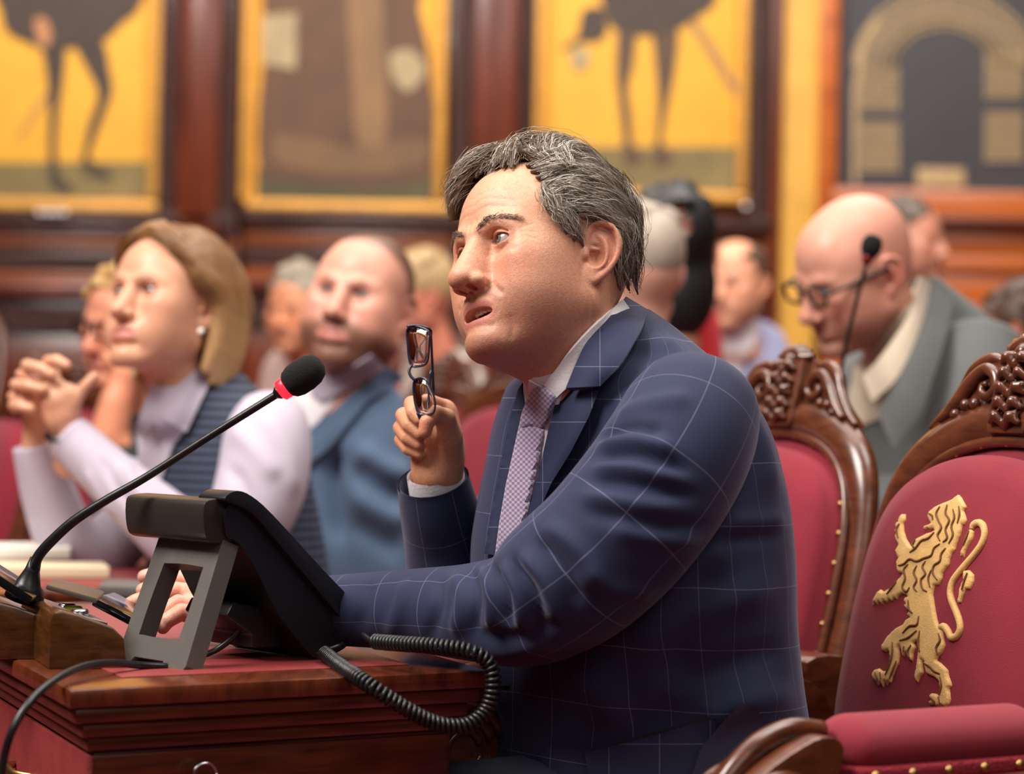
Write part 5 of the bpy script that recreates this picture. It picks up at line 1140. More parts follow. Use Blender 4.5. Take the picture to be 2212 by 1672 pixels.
def build_chairs():
    loc = (0.308, 2.64, 0.0)
    t = chair('carved crimson armchair with a gold lion on its backrest, behind the speaker', loc, -58, group=None)
    bpy.context.view_layer.update()
    cu = [c for c in t.children if c.name.startswith('back_cushion')][0]
    M = np.array(Matrix.LocRotScale(t.location, t.rotation_euler, t.scale)); V = np.array([v.co[:] for v in cu.data.vertices])@M[:3, :3].T+M[:3, 3]
    bv = bvh_of((V, [tuple(p.vertices) for p in cu.data.polygons]))
    sc = lambda L: [(1850+x/3.214, 1040+y/3.214) for x, y in L]
    Mi = np.linalg.inv(M[:3, :3])
    def put(name, V, F, m, lab=None, par=t, **k):
        o = obj(name, (np.asarray(V)-M[:3, 3])@Mi.T, F, m, None, local=True, label=lab, **k); o.parent = par; return o
    V, F, _ = decal(sc(LION), bv, 0.0012, 0.003, 3.2, 1, puff=0.0030, puffw=7, flat=0.0); li = put('lion_emblem', V, F, M_GOLDTH, 'gold embroidered rampant lion')
    for q in LTUFT:
        V, F, _ = decal(sc(q), bv, 0.001, 0.003, 3, 1, puff=0.003, puffw=6, flat=0.0); put('tail_tuft', V, F, M_GOLDTH, par=li)
    T = [cast(bv, *q) for q in sc(LTAIL)]; pts = [p+n*0.001 if np.dot(n, FWD) < 0 else p-n*0.001 for p, n in T if p is not None]
    V, F, _ = tube(pts, [0.0035]+[0.0042]*(len(pts)-2)+[0.003], nu=10, n=90); put('tail', V, F, M_GOLDTH, par=li)
    for q in LLINES:
        T = [cast(bv, *k) for k in sc(q)]; pts = [p+n*(0.0050 if np.dot(n, FWD) < 0 else -0.0050) for p, n in T if p is not None]
        if len(pts) > 1: V, F, _ = tube(pts, [0.0007]+[0.0014]*(len(pts)-2)+[0.0007] if len(pts) > 2 else 0.0008, nu=6, n=24); put('embroidery_line', V, F, M_BROWNTH, par=li)
    chair('carved crimson armchair right behind the speaker\'s back beside the lion armchair', (0.115, 3.27, 0), -56)
    chair('carved crimson armchair half hidden by the speaker, beside his raised hand', (-0.24, 5.12, 0.05), -50, nails=False)
    chair('carved crimson armchair seen past the eyeglasses, its crest dark and blurred', (-0.43, 5.95, 0.05), -50, nails=False)
    chair('carved crimson armchair behind the woman\'s clasped hands', (-1.36, 5.10, 0.0), -62, nails=False)
    chair('small far crimson chair back by the dark panelling', (-2.0, 7.8, 0.30), -20, nails=False)
    chair('crimson chair with pale arched frame beside the face of the woman with glasses', (-1.33, 6.0, 0.02), -40, nails=False)
    chair('far crimson chair back peeking out beside the speaker\'s chin', (-0.42, 7.9, 0.18), -30, nails=False)
# ------------------------------------------------------------------ the other people
def stripe_mat(name, c1, c2, period, frac=0.5, rough=0.8):
    m = bpy.data.materials.new(name); m.use_nodes = True; nt = m.node_tree; N = nt.nodes; b = N['Principled BSDF']; b.inputs['Roughness'].default_value = rough
    uv = N.new('ShaderNodeUVMap'); sp = N.new('ShaderNodeSeparateXYZ'); nlink(nt, uv.outputs[0], sp.inputs[0])
    a = N.new('ShaderNodeMath'); a.operation = 'PINGPONG'; a.inputs[1].default_value = period/2; nlink(nt, sp.outputs[1], a.inputs[0])
    l = N.new('ShaderNodeMath'); l.operation = 'LESS_THAN'; l.inputs[1].default_value = period/2*frac; nlink(nt, a.outputs[0], l.inputs[0])
    mx = N.new('ShaderNodeMix'); mx.data_type = 'RGBA'; mx.inputs[6].default_value = (*c1, 1); mx.inputs[7].default_value = (*c2, 1); nlink(nt, l.outputs[0], mx.inputs[0]); nlink(nt, mx.outputs[2], b.inputs['Base Color'])
    return m
def cloth(name, c, **k): return mat(name, c, rough=k.get('rough', 0.85), sheen=k.get('sheen', 0.15), var=0.08, vscale=25, bump=0.15, bscale=400, bdist=0.001)
def cap_hair(h=0.0032, top=0.010, side=0.006, back=0.008, front=0.088, low=-0.045, lump=0.004, seed=1, recede=0.0, long=False):
    """short hair cap in head space"""
    rg = np.random.RandomState(seed); f = SDF((-0.115, -0.125, -0.21 if long else -0.10), (0.115, 0.13, 0.165), h)
    f.ell((0, 0.014, 0.034), (0.0765+side, 0.0985+back, 0.087+top), 0.004)
    for i in range(26):
        a, b = rg.rand()*6.28, rg.rand()*1.3; n = np.array([math.cos(a)*math.sin(b), math.sin(a)*math.sin(b), math.cos(b)])
        f.ell(np.array([0, 0.014, 0.034])+n*np.array([0.076+side, 0.098+back, 0.086+top])*0.97, (0.018, 0.018, 0.010+lump), 0.012)
    if long: f.ell((0, 0.030, -0.075), (0.088, 0.072, 0.115), 0.02)
    f.ell((0, -0.098, front-0.080), (0.070, 0.052, 0.075), 0.006, 's')
    f.ell((0, -0.070, -0.065), (0.13, 0.085, 0.088), 0.006, 's')
    for s in (-1, 1): f.ell((s*0.085, 0.004, -0.020), (0.032, 0.032, 0.036), 0.004, 's')
    if not long: f.ell((0, 0.060, low-0.055), (0.10, 0.10, 0.055), 0.004, 's')
    if recede > 0:
        f.ell((0, -0.045, 0.11), (0.055, 0.055+recede, 0.06), 0.01, 's')
    return f.mesh()
def mk_person(label, pose, hp, hairfn=None, hairc=(0.1, 0.07, 0.05), h=0.003, base=None, extra=None, gaze=(0, -1, 0), eyes=True, iris=(0.03, 0.028, 0.025)):
    """pose: (yaw,pitch,roll,tx,ty,d,scale)"""
    yaw, pit, rol, tx, ty, d, sc = pose; R = rotm(yaw, pit, rol); O = CAM+FWD*d+RGT*tx+UPV*ty
    f = head_field(h, hp); V, F = f.mesh(); C = head_colors(V, hp); W3 = to_world(V, R, O, sc)
    parts = [(W3, F, C)]+list(extra or [])
    BV, BF, BC = joinq(parts); base = O-np.array([0, 0, 0.75]) if base is None else base
    body = obj('person', BV, BF, M_SKINF, col=BC, base=base); tag(body, label, 'person')
    if eyes:
        for s in (-1, 1):
            ev, ef, ec = eyeball((s*0.0325, -0.0795, -0.0005), gaze, iris); obj('eye', to_world(ev, R, O, sc), ef, M_EYE, body, col=ec)
    if hairfn is not None:
        q = hairfn()
        if len(q) == 2: q = (q[0], q[1], np.tile(hairc, (len(q[0]), 1))*(0.8+0.4*np.random.RandomState(3).rand(len(q[0]), 1)))
        obj('hair', to_world(q[0], R, O, sc), q[1], M_HAIR, body, col=q[2])
    return body, R, O, sc, (W3, F)
def pxdec(name, poly, bv, m, body, off=0.006, thick=0.005, step=10, sm=3, rnd=False, **k):
    v, f, uv = decal(smoothpoly(poly, 3) if rnd else poly, bv, off, thick, step, sm, **k); return obj(name, v, f, m, body, uv=uv, flat_angle=45)
def limb(name, pts, m, body, nu=28, n=50, strokes=None):
    V, F, UV = tube([P(*q[:3]) for q in pts], [q[3] for q in pts], nu=nu, n=n)
    if strokes: V = sculpt(V, F, strokes)
    return obj(name, V, F, m, body, uv=UV)
def glasses_on(body, R, O, sc, m, rx=0.024, rz=0.017, y=-0.112, z=-0.004):
    t = None
    for s in (-1, 1):
        th = np.linspace(0, 2*math.pi, 28); L = [(s*0.034+rx*np.sign(math.cos(a))*abs(math.cos(a))**0.7, y+0.010*abs(math.cos(a))*0, z+rz*np.sign(math.sin(a))*abs(math.sin(a))**0.7) for a in th]
        V, F, _ = tube(to_world(L, R, O, sc), 0.0034, nu=8); obj('glasses_rim', V, F, m, body)
        V, F, _ = tube(to_world([(s*0.057, y, z+0.008), (s*0.070, y+0.015, z+0.008), (s*0.080, -0.03, z+0.010), (s*0.083, 0.010, z+0.008)], R, O, sc), 0.0036, nu=8, n=20); obj('glasses_temple', V, F, m, body)
    V, F, _ = tube(to_world([(-0.011, y, z+0.004), (0, y-0.003, z+0.007), (0.011, y, z+0.004)], R, O, sc), 0.002, nu=8, n=8); obj('glasses_bridge', V, F, m, body)
M_WSHIRT = mat('lilac_white_shirt', srgb(184, 174, 190), rough=0.7, sheen=0.1)
M_VEST = stripe_mat('striped_navy_vest', srgb(62, 72, 96), srgb(26, 30, 44), 0.015, 0.5)
M_BLUE = cloth('blue_wool', srgb(86, 108, 138)); M_GREY = cloth('grey_wool', srgb(92, 95, 94)); M_REDJ = cloth('red_wool', srgb(206, 22, 36)); M_DARK = cloth('black_cloth', srgb(34, 38, 42)); M_LILAC = cloth('pale_blue_wool', srgb(150, 152, 186)); M_BEIGE = cloth('beige_cloth', srgb(196, 180, 160))
def build_people():
    # ---- woman with clasped hands
    def bob():
        L = []; rg = np.random.RandomState(4)
        for s in (1, -1):
            for y0 in np.linspace(-0.066, 0.085, 11):
                q = max(0.0, 1-((y0-0.014)/0.1)**2); zt = 0.034+0.087*math.sqrt(q)+0.010; e = max(0, -y0)
                w = rg.randn()*0.003
                L.append(([(-0.008, y0, zt), (s*0.045, y0*0.9+0.006, zt-0.014-e*0.25), (s*0.080, y0*0.75+0.018, 0.052-e*0.3), (s*0.0885, y0*0.45+0.045+w, 0.008), (s*0.084, y0*0.42+0.056+w, -0.060), (s*0.074, y0*0.5+0.056, -0.125+0.02*rg.rand())], [0.006, 0.011, 0.012, 0.012, 0.013, 0.006]))
        for s in (1, -1):
            for k in range(4): L.append(([(-0.008, -0.070+0.012*k, 0.112+0.005*k), (s*0.036, -0.078+0.012*k, 0.092+0.004*k), (s*0.064, -0.062+0.012*k, 0.066+0.004*k), (s*0.079, -0.030+0.010*k, 0.040), (s*0.086, 0.010+0.006*k, 0.028), (s*0.089, 0.042, 0.0)], [0.005, 0.008, 0.008, 0.008, 0.008, 0.008]))
        for x in np.linspace(-0.07, 0.07, 8): L.append(([(x*0.4, 0.075, 0.105), (x*0.9, 0.108, 0.050), (x, 0.112, -0.01), (x*0.95, 0.105, -0.07), (x*0.9, 0.092, -0.128)], [0.010, 0.013, 0.013, 0.013, 0.007]))
        f = SDF((-0.12, -0.11, -0.16), (0.12, 0.14, 0.155), 0.0034)
        for p, r in L: f.chain(p, np.array(r)*0.95, 0.012, n=14)
        V, F = f.mesh(); C = np.tile(np.array(srgb(128, 90, 54)), (len(V), 1)); k = np.clip((0.04-V[:, 2])/0.12, 0, 1)[:, None]; C = C*(1-k)+np.array(srgb(196, 158, 110))*k
        def hc(p, rg): m = p.mean(0); t = min(1, max(0, (0.05-m[2])/0.12)); return (np.array(srgb(126, 88, 52))*(1-t)+np.array(srgb(204, 164, 112))*t)*(0.55+0.8*rg.rand())
        return joinq([(V, F, C), strands(L, 90, hc, rad=0.0007, npt=10, wave=0.002, seed=6)])
    hp = dict(skin=srgb(214, 158, 128), red=srgb(198, 112, 92), redk=0.35, jaw=0.92, nose=0.92, lips=1.0, lipc=srgb(186, 108, 100), neckr=0.046, neckdir=(0, 0.05, -0.17), chin=0.85, eyeopen=0.0055, fat=0.0, cheek=0.97, lash=0.9)
    db = srgb(96, 62, 42)
    hp['paint'] = [((lambda V, s=s: 0.55*np.exp(-(polydist(V, catmull([(s*0.014, -0.103, 0.013), (s*0.03, -0.100, 0.020), (s*0.050, -0.083, 0.015)], 8))/0.0035)**2)), db) for s in (-1, 1)]
    d = 3.93
    hs = [('chain', px3([(150, 1000, d+0.02), (138, 940, d+0.01), (130, 905, d)]), [0.026, 0.024, 0.024], 0.012), ('chain', px3([(130, 900, d), (122, 865, d-0.005), (112, 838, d-0.005)]), [0.026, 0.028, 0.022], 0.014),
          ('chain', px3([(150, 890, d-0.005), (150, 850, d-0.01)]), [0.018, 0.016], 0.014), ('chain', px3([(158, 872, d-0.01), (180, 838, d-0.012), (204, 814, d-0.012)]), [0.013, 0.0098, 0.0085], 0.006),
          ('chain', px3([(75, 1000, d+0.09), (78, 940, d+0.08), (80, 890, d+0.07), (75, 850, d+0.06)]), [0.025, 0.022, 0.024, 0.024], 0.012)]
    for a, b, c in (((104, 781), (122, 779), (143, 789)), ((58, 789), (84, 795), (112, 809)), ((34, 831), (62, 834), (92, 841)), ((30, 876), (46, 878), (66, 883))):
        hs.append(('chain', px3([(a[0], a[1]+6, d+0.045), (a[0], a[1], d+0.005), (b[0], b[1], d-0.03), (c[0], c[1], d-0.035)]), [0.0085, 0.0100, 0.0098, 0.0082], 0.004))
    for a in ((95, 800), (44, 808), (26, 856)): hs.append(('chain', px3([(110, 845, d), (a[0]+24, a[1]+8, d+0.01), (a[0], a[1], d+0.03)]), [0.010, 0.0095, 0.008], 0.004))
    hv, hf = hand(hs, 0.0026)
    body, R, O, sc, HM = mk_person('woman in a striped navy vest and pale blouse with clasped hands', (-33, -12, -2, -0.570, 0.1385, 4.0, 1.0), hp, bob, h=0.0025, base=P(520, 1400, 4.05)*np.array([1, 1, 0])+[0, 0, 0.45], extra=[(hv, hf, srgb(216, 160, 130))], gaze=(-0.25, -1, 0.1))
    lv = [(1500, 290, 740, 4.06), (1300, 300, 725, 4.06), (1220, 306, 715, 4.06), (1100, 302, 692, 4.06), (1000, 302, 668, 4.06), (930, 312, 643, 4.06), (885, 328, 612, 4.055), (850, 352, 572, 4.05), (818, 398, 540, 4.05), (796, 430, 515, 4.05)]
    JV, JF, JU = torso(lv, -42, 1.45, nu=80, nv=70); obj('vest', JV, JF, M_VEST, body, uv=JU); hb = bvh_of((JV, JF)); nb = bvh_of((JV, JF), HM)
    pxdec('blouse_front', [(330, 835), (380, 835), (440, 780), (430, 880), (380, 960), (345, 1060), (308, 1010), (300, 920)], nb, M_WSHIRT, body, 0.012, 0.006, sm=4)
    pxdec('blouse_collar', [(436, 786), (468, 802), (440, 860), (402, 932), (354, 902), (394, 846)], nb, M_WSHIRT, body, 0.014, 0.006, sm=5)
    pxdec('blouse_collar', [(338, 850), (352, 888), (322, 934), (303, 908)], nb, M_WSHIRT, body, 0.012, 0.006, sm=5)
    limb('sleeve', [(585, 905, 3.99, 0.060), (578, 950, 3.95, 0.072), (565, 1040, 3.91, 0.074), (530, 1130, 3.88, 0.068), (470, 1190, 3.87, 0.062), (410, 1175, 3.87, 0.060), (330, 1110, 3.88, 0.052), (240, 1030, 3.905, 0.045), (170, 965, 3.93, 0.041), (148, 945, 3.935, 0.041)], M_WSHIRT, body, 60, 110,
         [([(470, 900), (540, 960), (600, 1040)], 0.0055, 0.0160), ([(440, 960), (520, 1040), (560, 1150)], -0.0055, 0.0112), ([(560, 880), (620, 980), (640, 1080)], 0.0044, 0.0160), ([(330, 1060), (400, 1120), (430, 1230)], -0.0055, 0.0096), ([(370, 1050), (440, 1110), (480, 1230)], 0.0066, 0.0112), ([(300, 1120), (350, 1150), (390, 1230)], 0.0055, 0.0096), ([(220, 980), (250, 1050), (300, 1110)], -0.0039, 0.0080), ([(260, 990), (300, 1060), (340, 1120)], 0.0044, 0.0096), ([(180, 1010), (210, 1060), (250, 1120)], 0.0033, 0.0080), ([(440, 1190), (500, 1210), (560, 1180)], -0.0044, 0.0112)])
    limb('sleeve', [(330, 1000, 4.18, 0.055), (300, 1110, 4.17, 0.055), (215, 1190, 4.12, 0.055), (150, 1170, 4.07, 0.052), (110, 1080, 4.04, 0.047), (86, 1000, 4.02, 0.041), (78, 962, 4.015, 0.039)], M_WSHIRT, body, 40, 70)
    V, F = sphere(P(434, 716, 3.92), 0.0055); obj('earring', V, F, mat('pearl', srgb(240, 236, 230), rough=0.15), body)
    V, F, _ = tube([P(142, 955, 3.93)+0.030*(math.cos(a)*np.array([1, 0, -0.3])+math.sin(a)*np.array([0, 1, 0])) for a in np.linspace(0, 6.3, 24)], 0.006, nu=8); obj('wristwatch', V, F, M_BLACK, body)
    # ---- bearded man in blue jacket
    hp = dict(skin=srgb(222, 160, 138), red=srgb(206, 112, 98), redk=0.4, jaw=1.05, fat=0.004, stubble_shade=0.88, stubc=srgb(92, 58, 42), nose=1.0, lipc=srgb(190, 110, 106), eyeopen=0.0052, neckr=0.058, cheek=1.03, lash=0.9)
    hp['paint'] = [((lambda V, s=s: 0.5*np.exp(-(polydist(V, catmull([(s*0.014, -0.103, 0.013), (s*0.03, -0.100, 0.019), (s*0.050, -0.083, 0.015)], 8))/0.004)**2)), srgb(140, 92, 70)) for s in (-1, 1)]
    hp['paint'].append((lambda V: 0.92/(1+np.exp((0.055-0.62*V[:, 1]-V[:, 2])/0.006)) * (V[:, 2] > -0.05), srgb(88, 62, 46)))
    hp['paint'].append((lambda V: 0.85/(1+np.exp(-(V[:, 1]-0.000)/0.008))*(V[:, 2] > 0.012), srgb(92, 64, 48)))
    k = 4.5/4.15
    body, R, O, sc, HM = mk_person('bearded man in a blue jacket looking over from behind the woman', (-17.5, -8.6, 8.4, -0.2581*k, 0.1474*k, 4.5, 1.0*k), hp, None, h=0.003, base=np.array([-0.32, 4.55, 0.45]), gaze=(-0.05, -1, 0.1))
    lv = [(1500, 560, 930, 4.55), (1300, 565, 925, 4.55), (1120, 560, 912, 4.55), (980, 566, 902, 4.55), (900, 585, 892, 4.55), (860, 605, 876, 4.55), (830, 650, 850, 4.55), (800, 690, 826, 4.56)]
    JV, JF, JU = torso(lv, -22, 1.6, nu=80, nv=60); JV = sculpt(JV, JF, [([(720, 960), (715, 1050), (735, 1180)], -0.025, 0.018), ([(770, 960), (830, 1010), (890, 1030)], 0.010, 0.02), ([(760, 1000), (830, 1060), (890, 1080)], -0.010, 0.016), ([(750, 1060), (830, 1110), (880, 1130)], 0.010, 0.02), ([(760, 1130), (820, 1170), (870, 1190)], -0.008, 0.016)])
    obj('jacket', JV, JF, M_BLUE, body, uv=JU); hb = bvh_of((JV, JF)); nb = bvh_of((JV, JF), HM)
    pxdec('shirt_front', [(640, 840), (700, 830), (770, 800), (730, 860), (690, 910), (645, 950), (625, 930), (630, 880)], nb, M_SHIRT, body, 0.006, 0.004, sm=4)
    pxdec('shirt_collar', [(800, 762), (828, 790), (790, 812), (700, 870), (672, 850), (690, 812), (740, 800)], nb, mat('grey_lilac_collar', srgb(160, 150, 166), rough=0.8), body, 0.014, 0.006, sm=5)
    pxdec('lapel', [(835, 790), (868, 822), (790, 870), (720, 960), (660, 1010), (650, 950), (700, 905), (760, 850)], nb, M_BLUE, body, 0.014, 0.008, sm=5)
    pxdec('lapel', [(640, 860), (634, 900), (632, 950), (612, 900), (615, 872)], nb, M_BLUE, body, 0.014, 0.008, sm=5)
    # ---- bald man with black glasses in grey jacket
    hp = dict(skin=srgb(218, 156, 134), red=srgb(204, 104, 92), redk=0.5, jaw=1.0, stubble_shade=0.5, stubc=srgb(136, 96, 80), nose=1.05, neckr=0.060, neckdir=(0, 0.055, -0.18), fat=0.003, earsc=1.05)
    body, R, O, sc, HM = mk_person('bald man with thick black glasses and grey jacket bending over his papers', (-64, 25, 8, 0.6200, 0.2150, 4.35, 1.06), hp, None, h=0.0028, base=np.array([0.82, 4.5, 0.45]), gaze=(0, -1, -0.5))
    glasses_on(body, R, O, sc, M_BLACKG)
    lv = [(1500, 1860, 2300, 4.55), (1000, 1800, 2245, 4.55), (900, 1785, 2215, 4.55), (820, 1805, 2195, 4.55), (765, 1845, 2172, 4.55), (700, 1915, 2140, 4.54), (655, 1945, 2095, 4.52), (620, 1965, 2050, 4.50), (600, 1975, 2025, 4.49)]
    JV, JF, JU = torso(lv, -50, 1.5, nu=80, nv=60); obj('jacket', JV, JF, M_GREY, body, uv=JU); nb = bvh_of((JV, JF), HM)
    pxdec('shirt_front', [(1984, 600), (1996, 612), (1994, 660), (1970, 745), (1942, 820), (1918, 900), (1860, 920), (1830, 880), (1850, 790), (1915, 720), (1958, 660)], nb, M_BEIGE, body, 0.008, 0.005, sm=4)
    pxdec('lapel', [(1994, 606), (2018, 610), (1992, 720), (1958, 830), (1934, 920), (1912, 910), (1945, 805), (1976, 715)], nb, M_DARK, body, 0.016, 0.006, sm=4)
    for nm, u, l, m in (('shirt_collar', [(1990, 596, 4.36), (1962, 680, 4.30), (1902, 770, 4.27), (1862, 812, 4.30)], [(2012, 612, 4.40), (1988, 710, 4.30), (1938, 815, 4.25), (1884, 868, 4.27)], M_BEIGE), ('jacket_collar', [(2008, 604, 4.40), (1984, 712, 4.30), (1940, 815, 4.25), (1895, 890, 4.26)], [(2062, 640, 4.42), (2034, 760, 4.30), (1990, 880, 4.24), (1930, 970, 4.24)], M_GREY)):
        v, f, uv = strip(u, l, thick=0.006, bvh=nb, clear=0.012); obj(nm, v, f, m, body, flat_angle=50)
    limb('sleeve', [(2120, 740, 4.42, 0.075), (2110, 850, 4.36, 0.080), (2060, 980, 4.33, 0.074), (1980, 1080, 4.33, 0.062), (1880, 1090, 4.32, 0.050)], M_GREY, body)
    # ---- woman leaning on her hand behind the vest
    hp = dict(skin=srgb(224, 150, 122), red=srgb(220, 106, 86), redk=0.6, jaw=0.95, nose=0.95, neckr=0.046)
    fa = hand([('chain', px3([(262, 1000, 5.0), (235, 940, 4.98), (250, 870, 4.98), (275, 800, 4.99)]), [0.045, 0.040, 0.034, 0.028], 0.02), ('chain', px3([(275, 800, 4.99), (290, 770, 4.99), (300, 740, 5.0)]), [0.030, 0.028, 0.020], 0.02), ('chain', px3([(262, 800, 4.98), (240, 780, 4.97), (228, 765, 4.97)]), [0.014, 0.011, 0.009], 0.006)], 0.005)
    body, R, O, sc, HM = mk_person('woman with glasses and blond hair resting her chin on her hand', (-40, 6, 6, (285-1106)/FPX*5.1, (836-700)/FPX*5.1, 5.1, 1.0), hp, lambda: cap_hair(0.004, 0.016, 0.016, 0.016, low=-0.11, lump=0.008, seed=5), srgb(178, 140, 88), h=0.004, base=np.array([-0.75, 5.15, 0.45]), extra=[(fa[0], fa[1], srgb(226, 150, 116))])
    glasses_on(body, R, O, sc, M_BLACKG)
    JV, JF, JU = torso([(1500, 170, 470, 5.15), (1200, 190, 460, 5.15), (1050, 195, 450, 5.15), (960, 230, 440, 5.15), (900, 270, 410, 5.15), (860, 310, 380, 5.15)], -35, 1.4, nu=50, nv=40); obj('top', JV, JF, M_DARK, body)
    limb('sleeve', [(330, 930, 5.06, 0.06), (290, 1020, 5.0, 0.062), (245, 1040, 4.98, 0.058), (240, 965, 4.98, 0.050)], M_DARK, body)
    # ---- further people, far out of focus
    def far(label, cx, cy, d, yaw, pit, sc, hairc, skin, clothm, tl, hair=True, rol=0, garment='jacket', seed=1, base=None, hk={}, jaw=1.0, shirt=None, nd=(0, 0.05, -0.21)):
        hp = dict(skin=skin, red=np.array(skin)*np.array([1.0, 0.75, 0.7]), redk=0.35, jaw=jaw, neckr=0.052, stubble_shade=0.25, neckdir=nd)
        for_hair = (lambda: cap_hair(0.004, seed=seed, **hk)) if hair else None
        body, R, O, s2, HM = mk_person(label, (yaw, pit, rol, (cx-1106)/FPX*d, (836-cy)/FPX*d, d, sc), hp, for_hair, hairc, h=0.0042)
        zl = tl[0]; yb = 836+(CAM[2]-0.46)*FPX/zl[3]+54; tl = [(max(yb, zl[0]+20), zl[1], zl[2], zl[3])]+list(tl); JV, JF, JU = torso(tl, yaw*0.8, 1.5, nu=44, nv=36); obj(garment, JV, JF, clothm, body)
        if shirt: pxdec('shirt_front', shirt, bvh_of((JV, JF), HM), M_SHIRT, body, 0.010, 0.006, sm=4)
        return body, R, O, s2
    far('grey haired woman with pale top sitting behind the bearded man', 645, 668, 7.2, -25, 4, 0.98, srgb(150, 138, 122), srgb(226, 150, 110), cloth('pale_pink_cloth', srgb(206, 176, 166)), [(1100, 540, 780, 7.3), (900, 552, 770, 7.3), (800, 565, 750, 7.3), (765, 585, 720, 7.3), (740, 615, 685, 7.3)], hk=dict(top=0.014, side=0.012, back=0.012, low=-0.08, lump=0.01), garment='top', seed=2)
    far('fair haired person in white seen past the bearded man\'s ear', 905, 640, 7.0, -70, 6, 1.0, srgb(176, 146, 104), srgb(206, 128, 104), cloth('off_white_cloth', srgb(214, 206, 196)), [(1100, 850, 1080, 7.1), (900, 860, 1060, 7.1), (800, 868, 1040, 7.1), (760, 880, 1000, 7.1), (735, 900, 960, 7.1)], hk=dict(top=0.012, side=0.008, back=0.012, low=-0.05), garment='top', seed=3)
    far('grey haired man seen from behind, right behind the speaker\'s head', 1372, 585, 4.75, -152, 6, 1.04, srgb(170, 156, 142), srgb(214, 160, 140), M_DARK, [(1300, 1215, 1500, 4.78), (1000, 1225, 1490, 4.78), (850, 1240, 1478, 4.78), (770, 1270, 1456, 4.77), (715, 1305, 1432, 4.76), (680, 1335, 1406, 4.75)], hk=dict(top=0.006, side=0.006, back=0.007, low=-0.085, lump=0.0), seed=4, nd=(0, -0.01, -0.2))
    far('person with long black hair in a red jacket behind the grey haired man', 1452, 545, 5.6, -172, 5, 1.12, srgb(24, 26, 28), srgb(190, 130, 110), M_REDJ, [(1300, 1330, 1620, 5.7), (1000, 1350, 1590, 5.7), (850, 1370, 1572, 5.7), (760, 1385, 1565, 5.7), (690, 1400, 1556, 5.7), (650, 1420, 1535, 5.7), (628, 1450, 1510, 5.7)], hk=dict(top=0.016, side=0.014, back=0.02, low=-0.14, lump=0.006, long=True), seed=5, nd=(0, 0, -0.2))
    far('balding man in pale blue jacket and white shirt looking towards the speaker', 1588, 612, 6.9, -28, 2, 1.02, srgb(92, 70, 56), srgb(230, 164, 130), M_LILAC, [(1300, 1500, 1760, 7.0), (950, 1510, 1740, 7.0), (820, 1525, 1722, 7.0), (760, 1545, 1705, 7.0), (720, 1570, 1690, 7.0), (695, 1600, 1660, 7.0)], hk=dict(top=0.001, side=0.004, back=0.006, low=-0.04, lump=0.0, front=0.10, recede=0.03), seed=6, shirt=[(1560, 712), (1600, 700), (1640, 690), (1630, 740), (1600, 800), (1575, 840), (1562, 780)])
    far('dark haired man sitting behind the bald man\'s head', 1960, 520, 7.2, 60, 0, 1.0, srgb(82, 66, 54), srgb(206, 140, 116), M_DARK, [(1300, 1860, 2090, 7.3), (900, 1870, 2080, 7.3), (700, 1880, 2070, 7.3), (640, 1900, 2040, 7.3), (610, 1930, 2000, 7.3)], hk=dict(top=0.008, side=0.006, back=0.008, low=-0.05), seed=7)
    far('brown haired person low behind the grey jacket\'s shoulder', 2205, 720, 6.0, -120, 10, 1.0, srgb(74, 52, 42), srgb(190, 120, 96), M_DARK, [(1300, 2080, 2340, 6.1), (1000, 2095, 2325, 6.1), (880, 2110, 2310, 6.1), (830, 2150, 2270, 6.1)], hk=dict(top=0.008, side=0.008, back=0.01, low=-0.06), seed=8)
# ------------------------------------------------------------------ the chamber
M_PANEL = mat('red_brown_panelling', srgb(126, 54, 26), rough=0.28, coat=0.4, var=0.5, vscale=2.5, stretch=(3, 3, 0.6), col2=srgb(64, 24, 13))
M_PANELO = mat('orange_panelling', srgb(206, 112, 42), rough=0.3, coat=0.4, var=0.5, vscale=2.0, stretch=(0.6, 3, 5), col2=srgb(160, 74, 28))
M_CARVE = mat('dark_carving', srgb(78, 36, 24), rough=0.35, coat=0.3, var=0.5, vscale=30, col2=srgb(38, 16, 12), bump=1.0, bscale=45, bdist=0.03)
M_GILT = mat('gilt_frame', srgb(214, 156, 70), rough=0.4, metal=0.35, var=0.2, vscale=20, bump=0.3, bscale=60)
M_GOLDG = mat('gold_ground', srgb(232, 172, 56), rough=0.55, var=0.10, vscale=5)
M_YELLOW = mat('ochre_pilaster', srgb(226, 172, 74), rough=0.5, var=0.15, vscale=6)
M_SLATE = mat('slate_board', srgb(62, 60, 64), rough=0.6, var=0.1, vscale=5)
M_CARPET = mat('red_carpet', srgb(110, 20, 30), rough=0.95, var=0.15, vscale=20, bump=0.4, bscale=300)
M_CEIL = mat('pale_ceiling', srgb(226, 210, 184), rough=0.9)
WD = 10.5
def wp(px, py, o=0.0):
    return P(px, py, WD)
def wbox(name, x0, y0, x1, y1, front, back, m, parent=None, bev=0.01, **k):
    """box on the back wall covering photo rectangle; front/back = distance in front of the wall plane"""
    xm, ym = (x0+x1)/2, (y0+y1)/2; X0, X1 = P(x0, ym, WD)[0], P(x1, ym, WD)[0]; Z1, Z0 = P(xm, y0, WD)[2], P(xm, y1, WD)[2]
    V, F = box(((X0+X1)/2, WD-(front+back)/2, (Z0+Z1)/2), (X1-X0, front-back, Z1-Z0), min(bev, (front-back)*0.3, (X1-X0)*0.3, (Z1-Z0)*0.3)); return obj(name, V, F, m, parent, flat_angle=35, **k)
def wpoly(name, poly, front, m, parent, rnd=3):
    q = [P(x, y, WD) for x, y in (smoothpoly(poly, rnd) if rnd else poly)]; V, F = prism([(p[0], WD-front, p[2]) for p in q], (0, -0.002, 0)); return obj(name, V, F, m, parent, smooth=False)
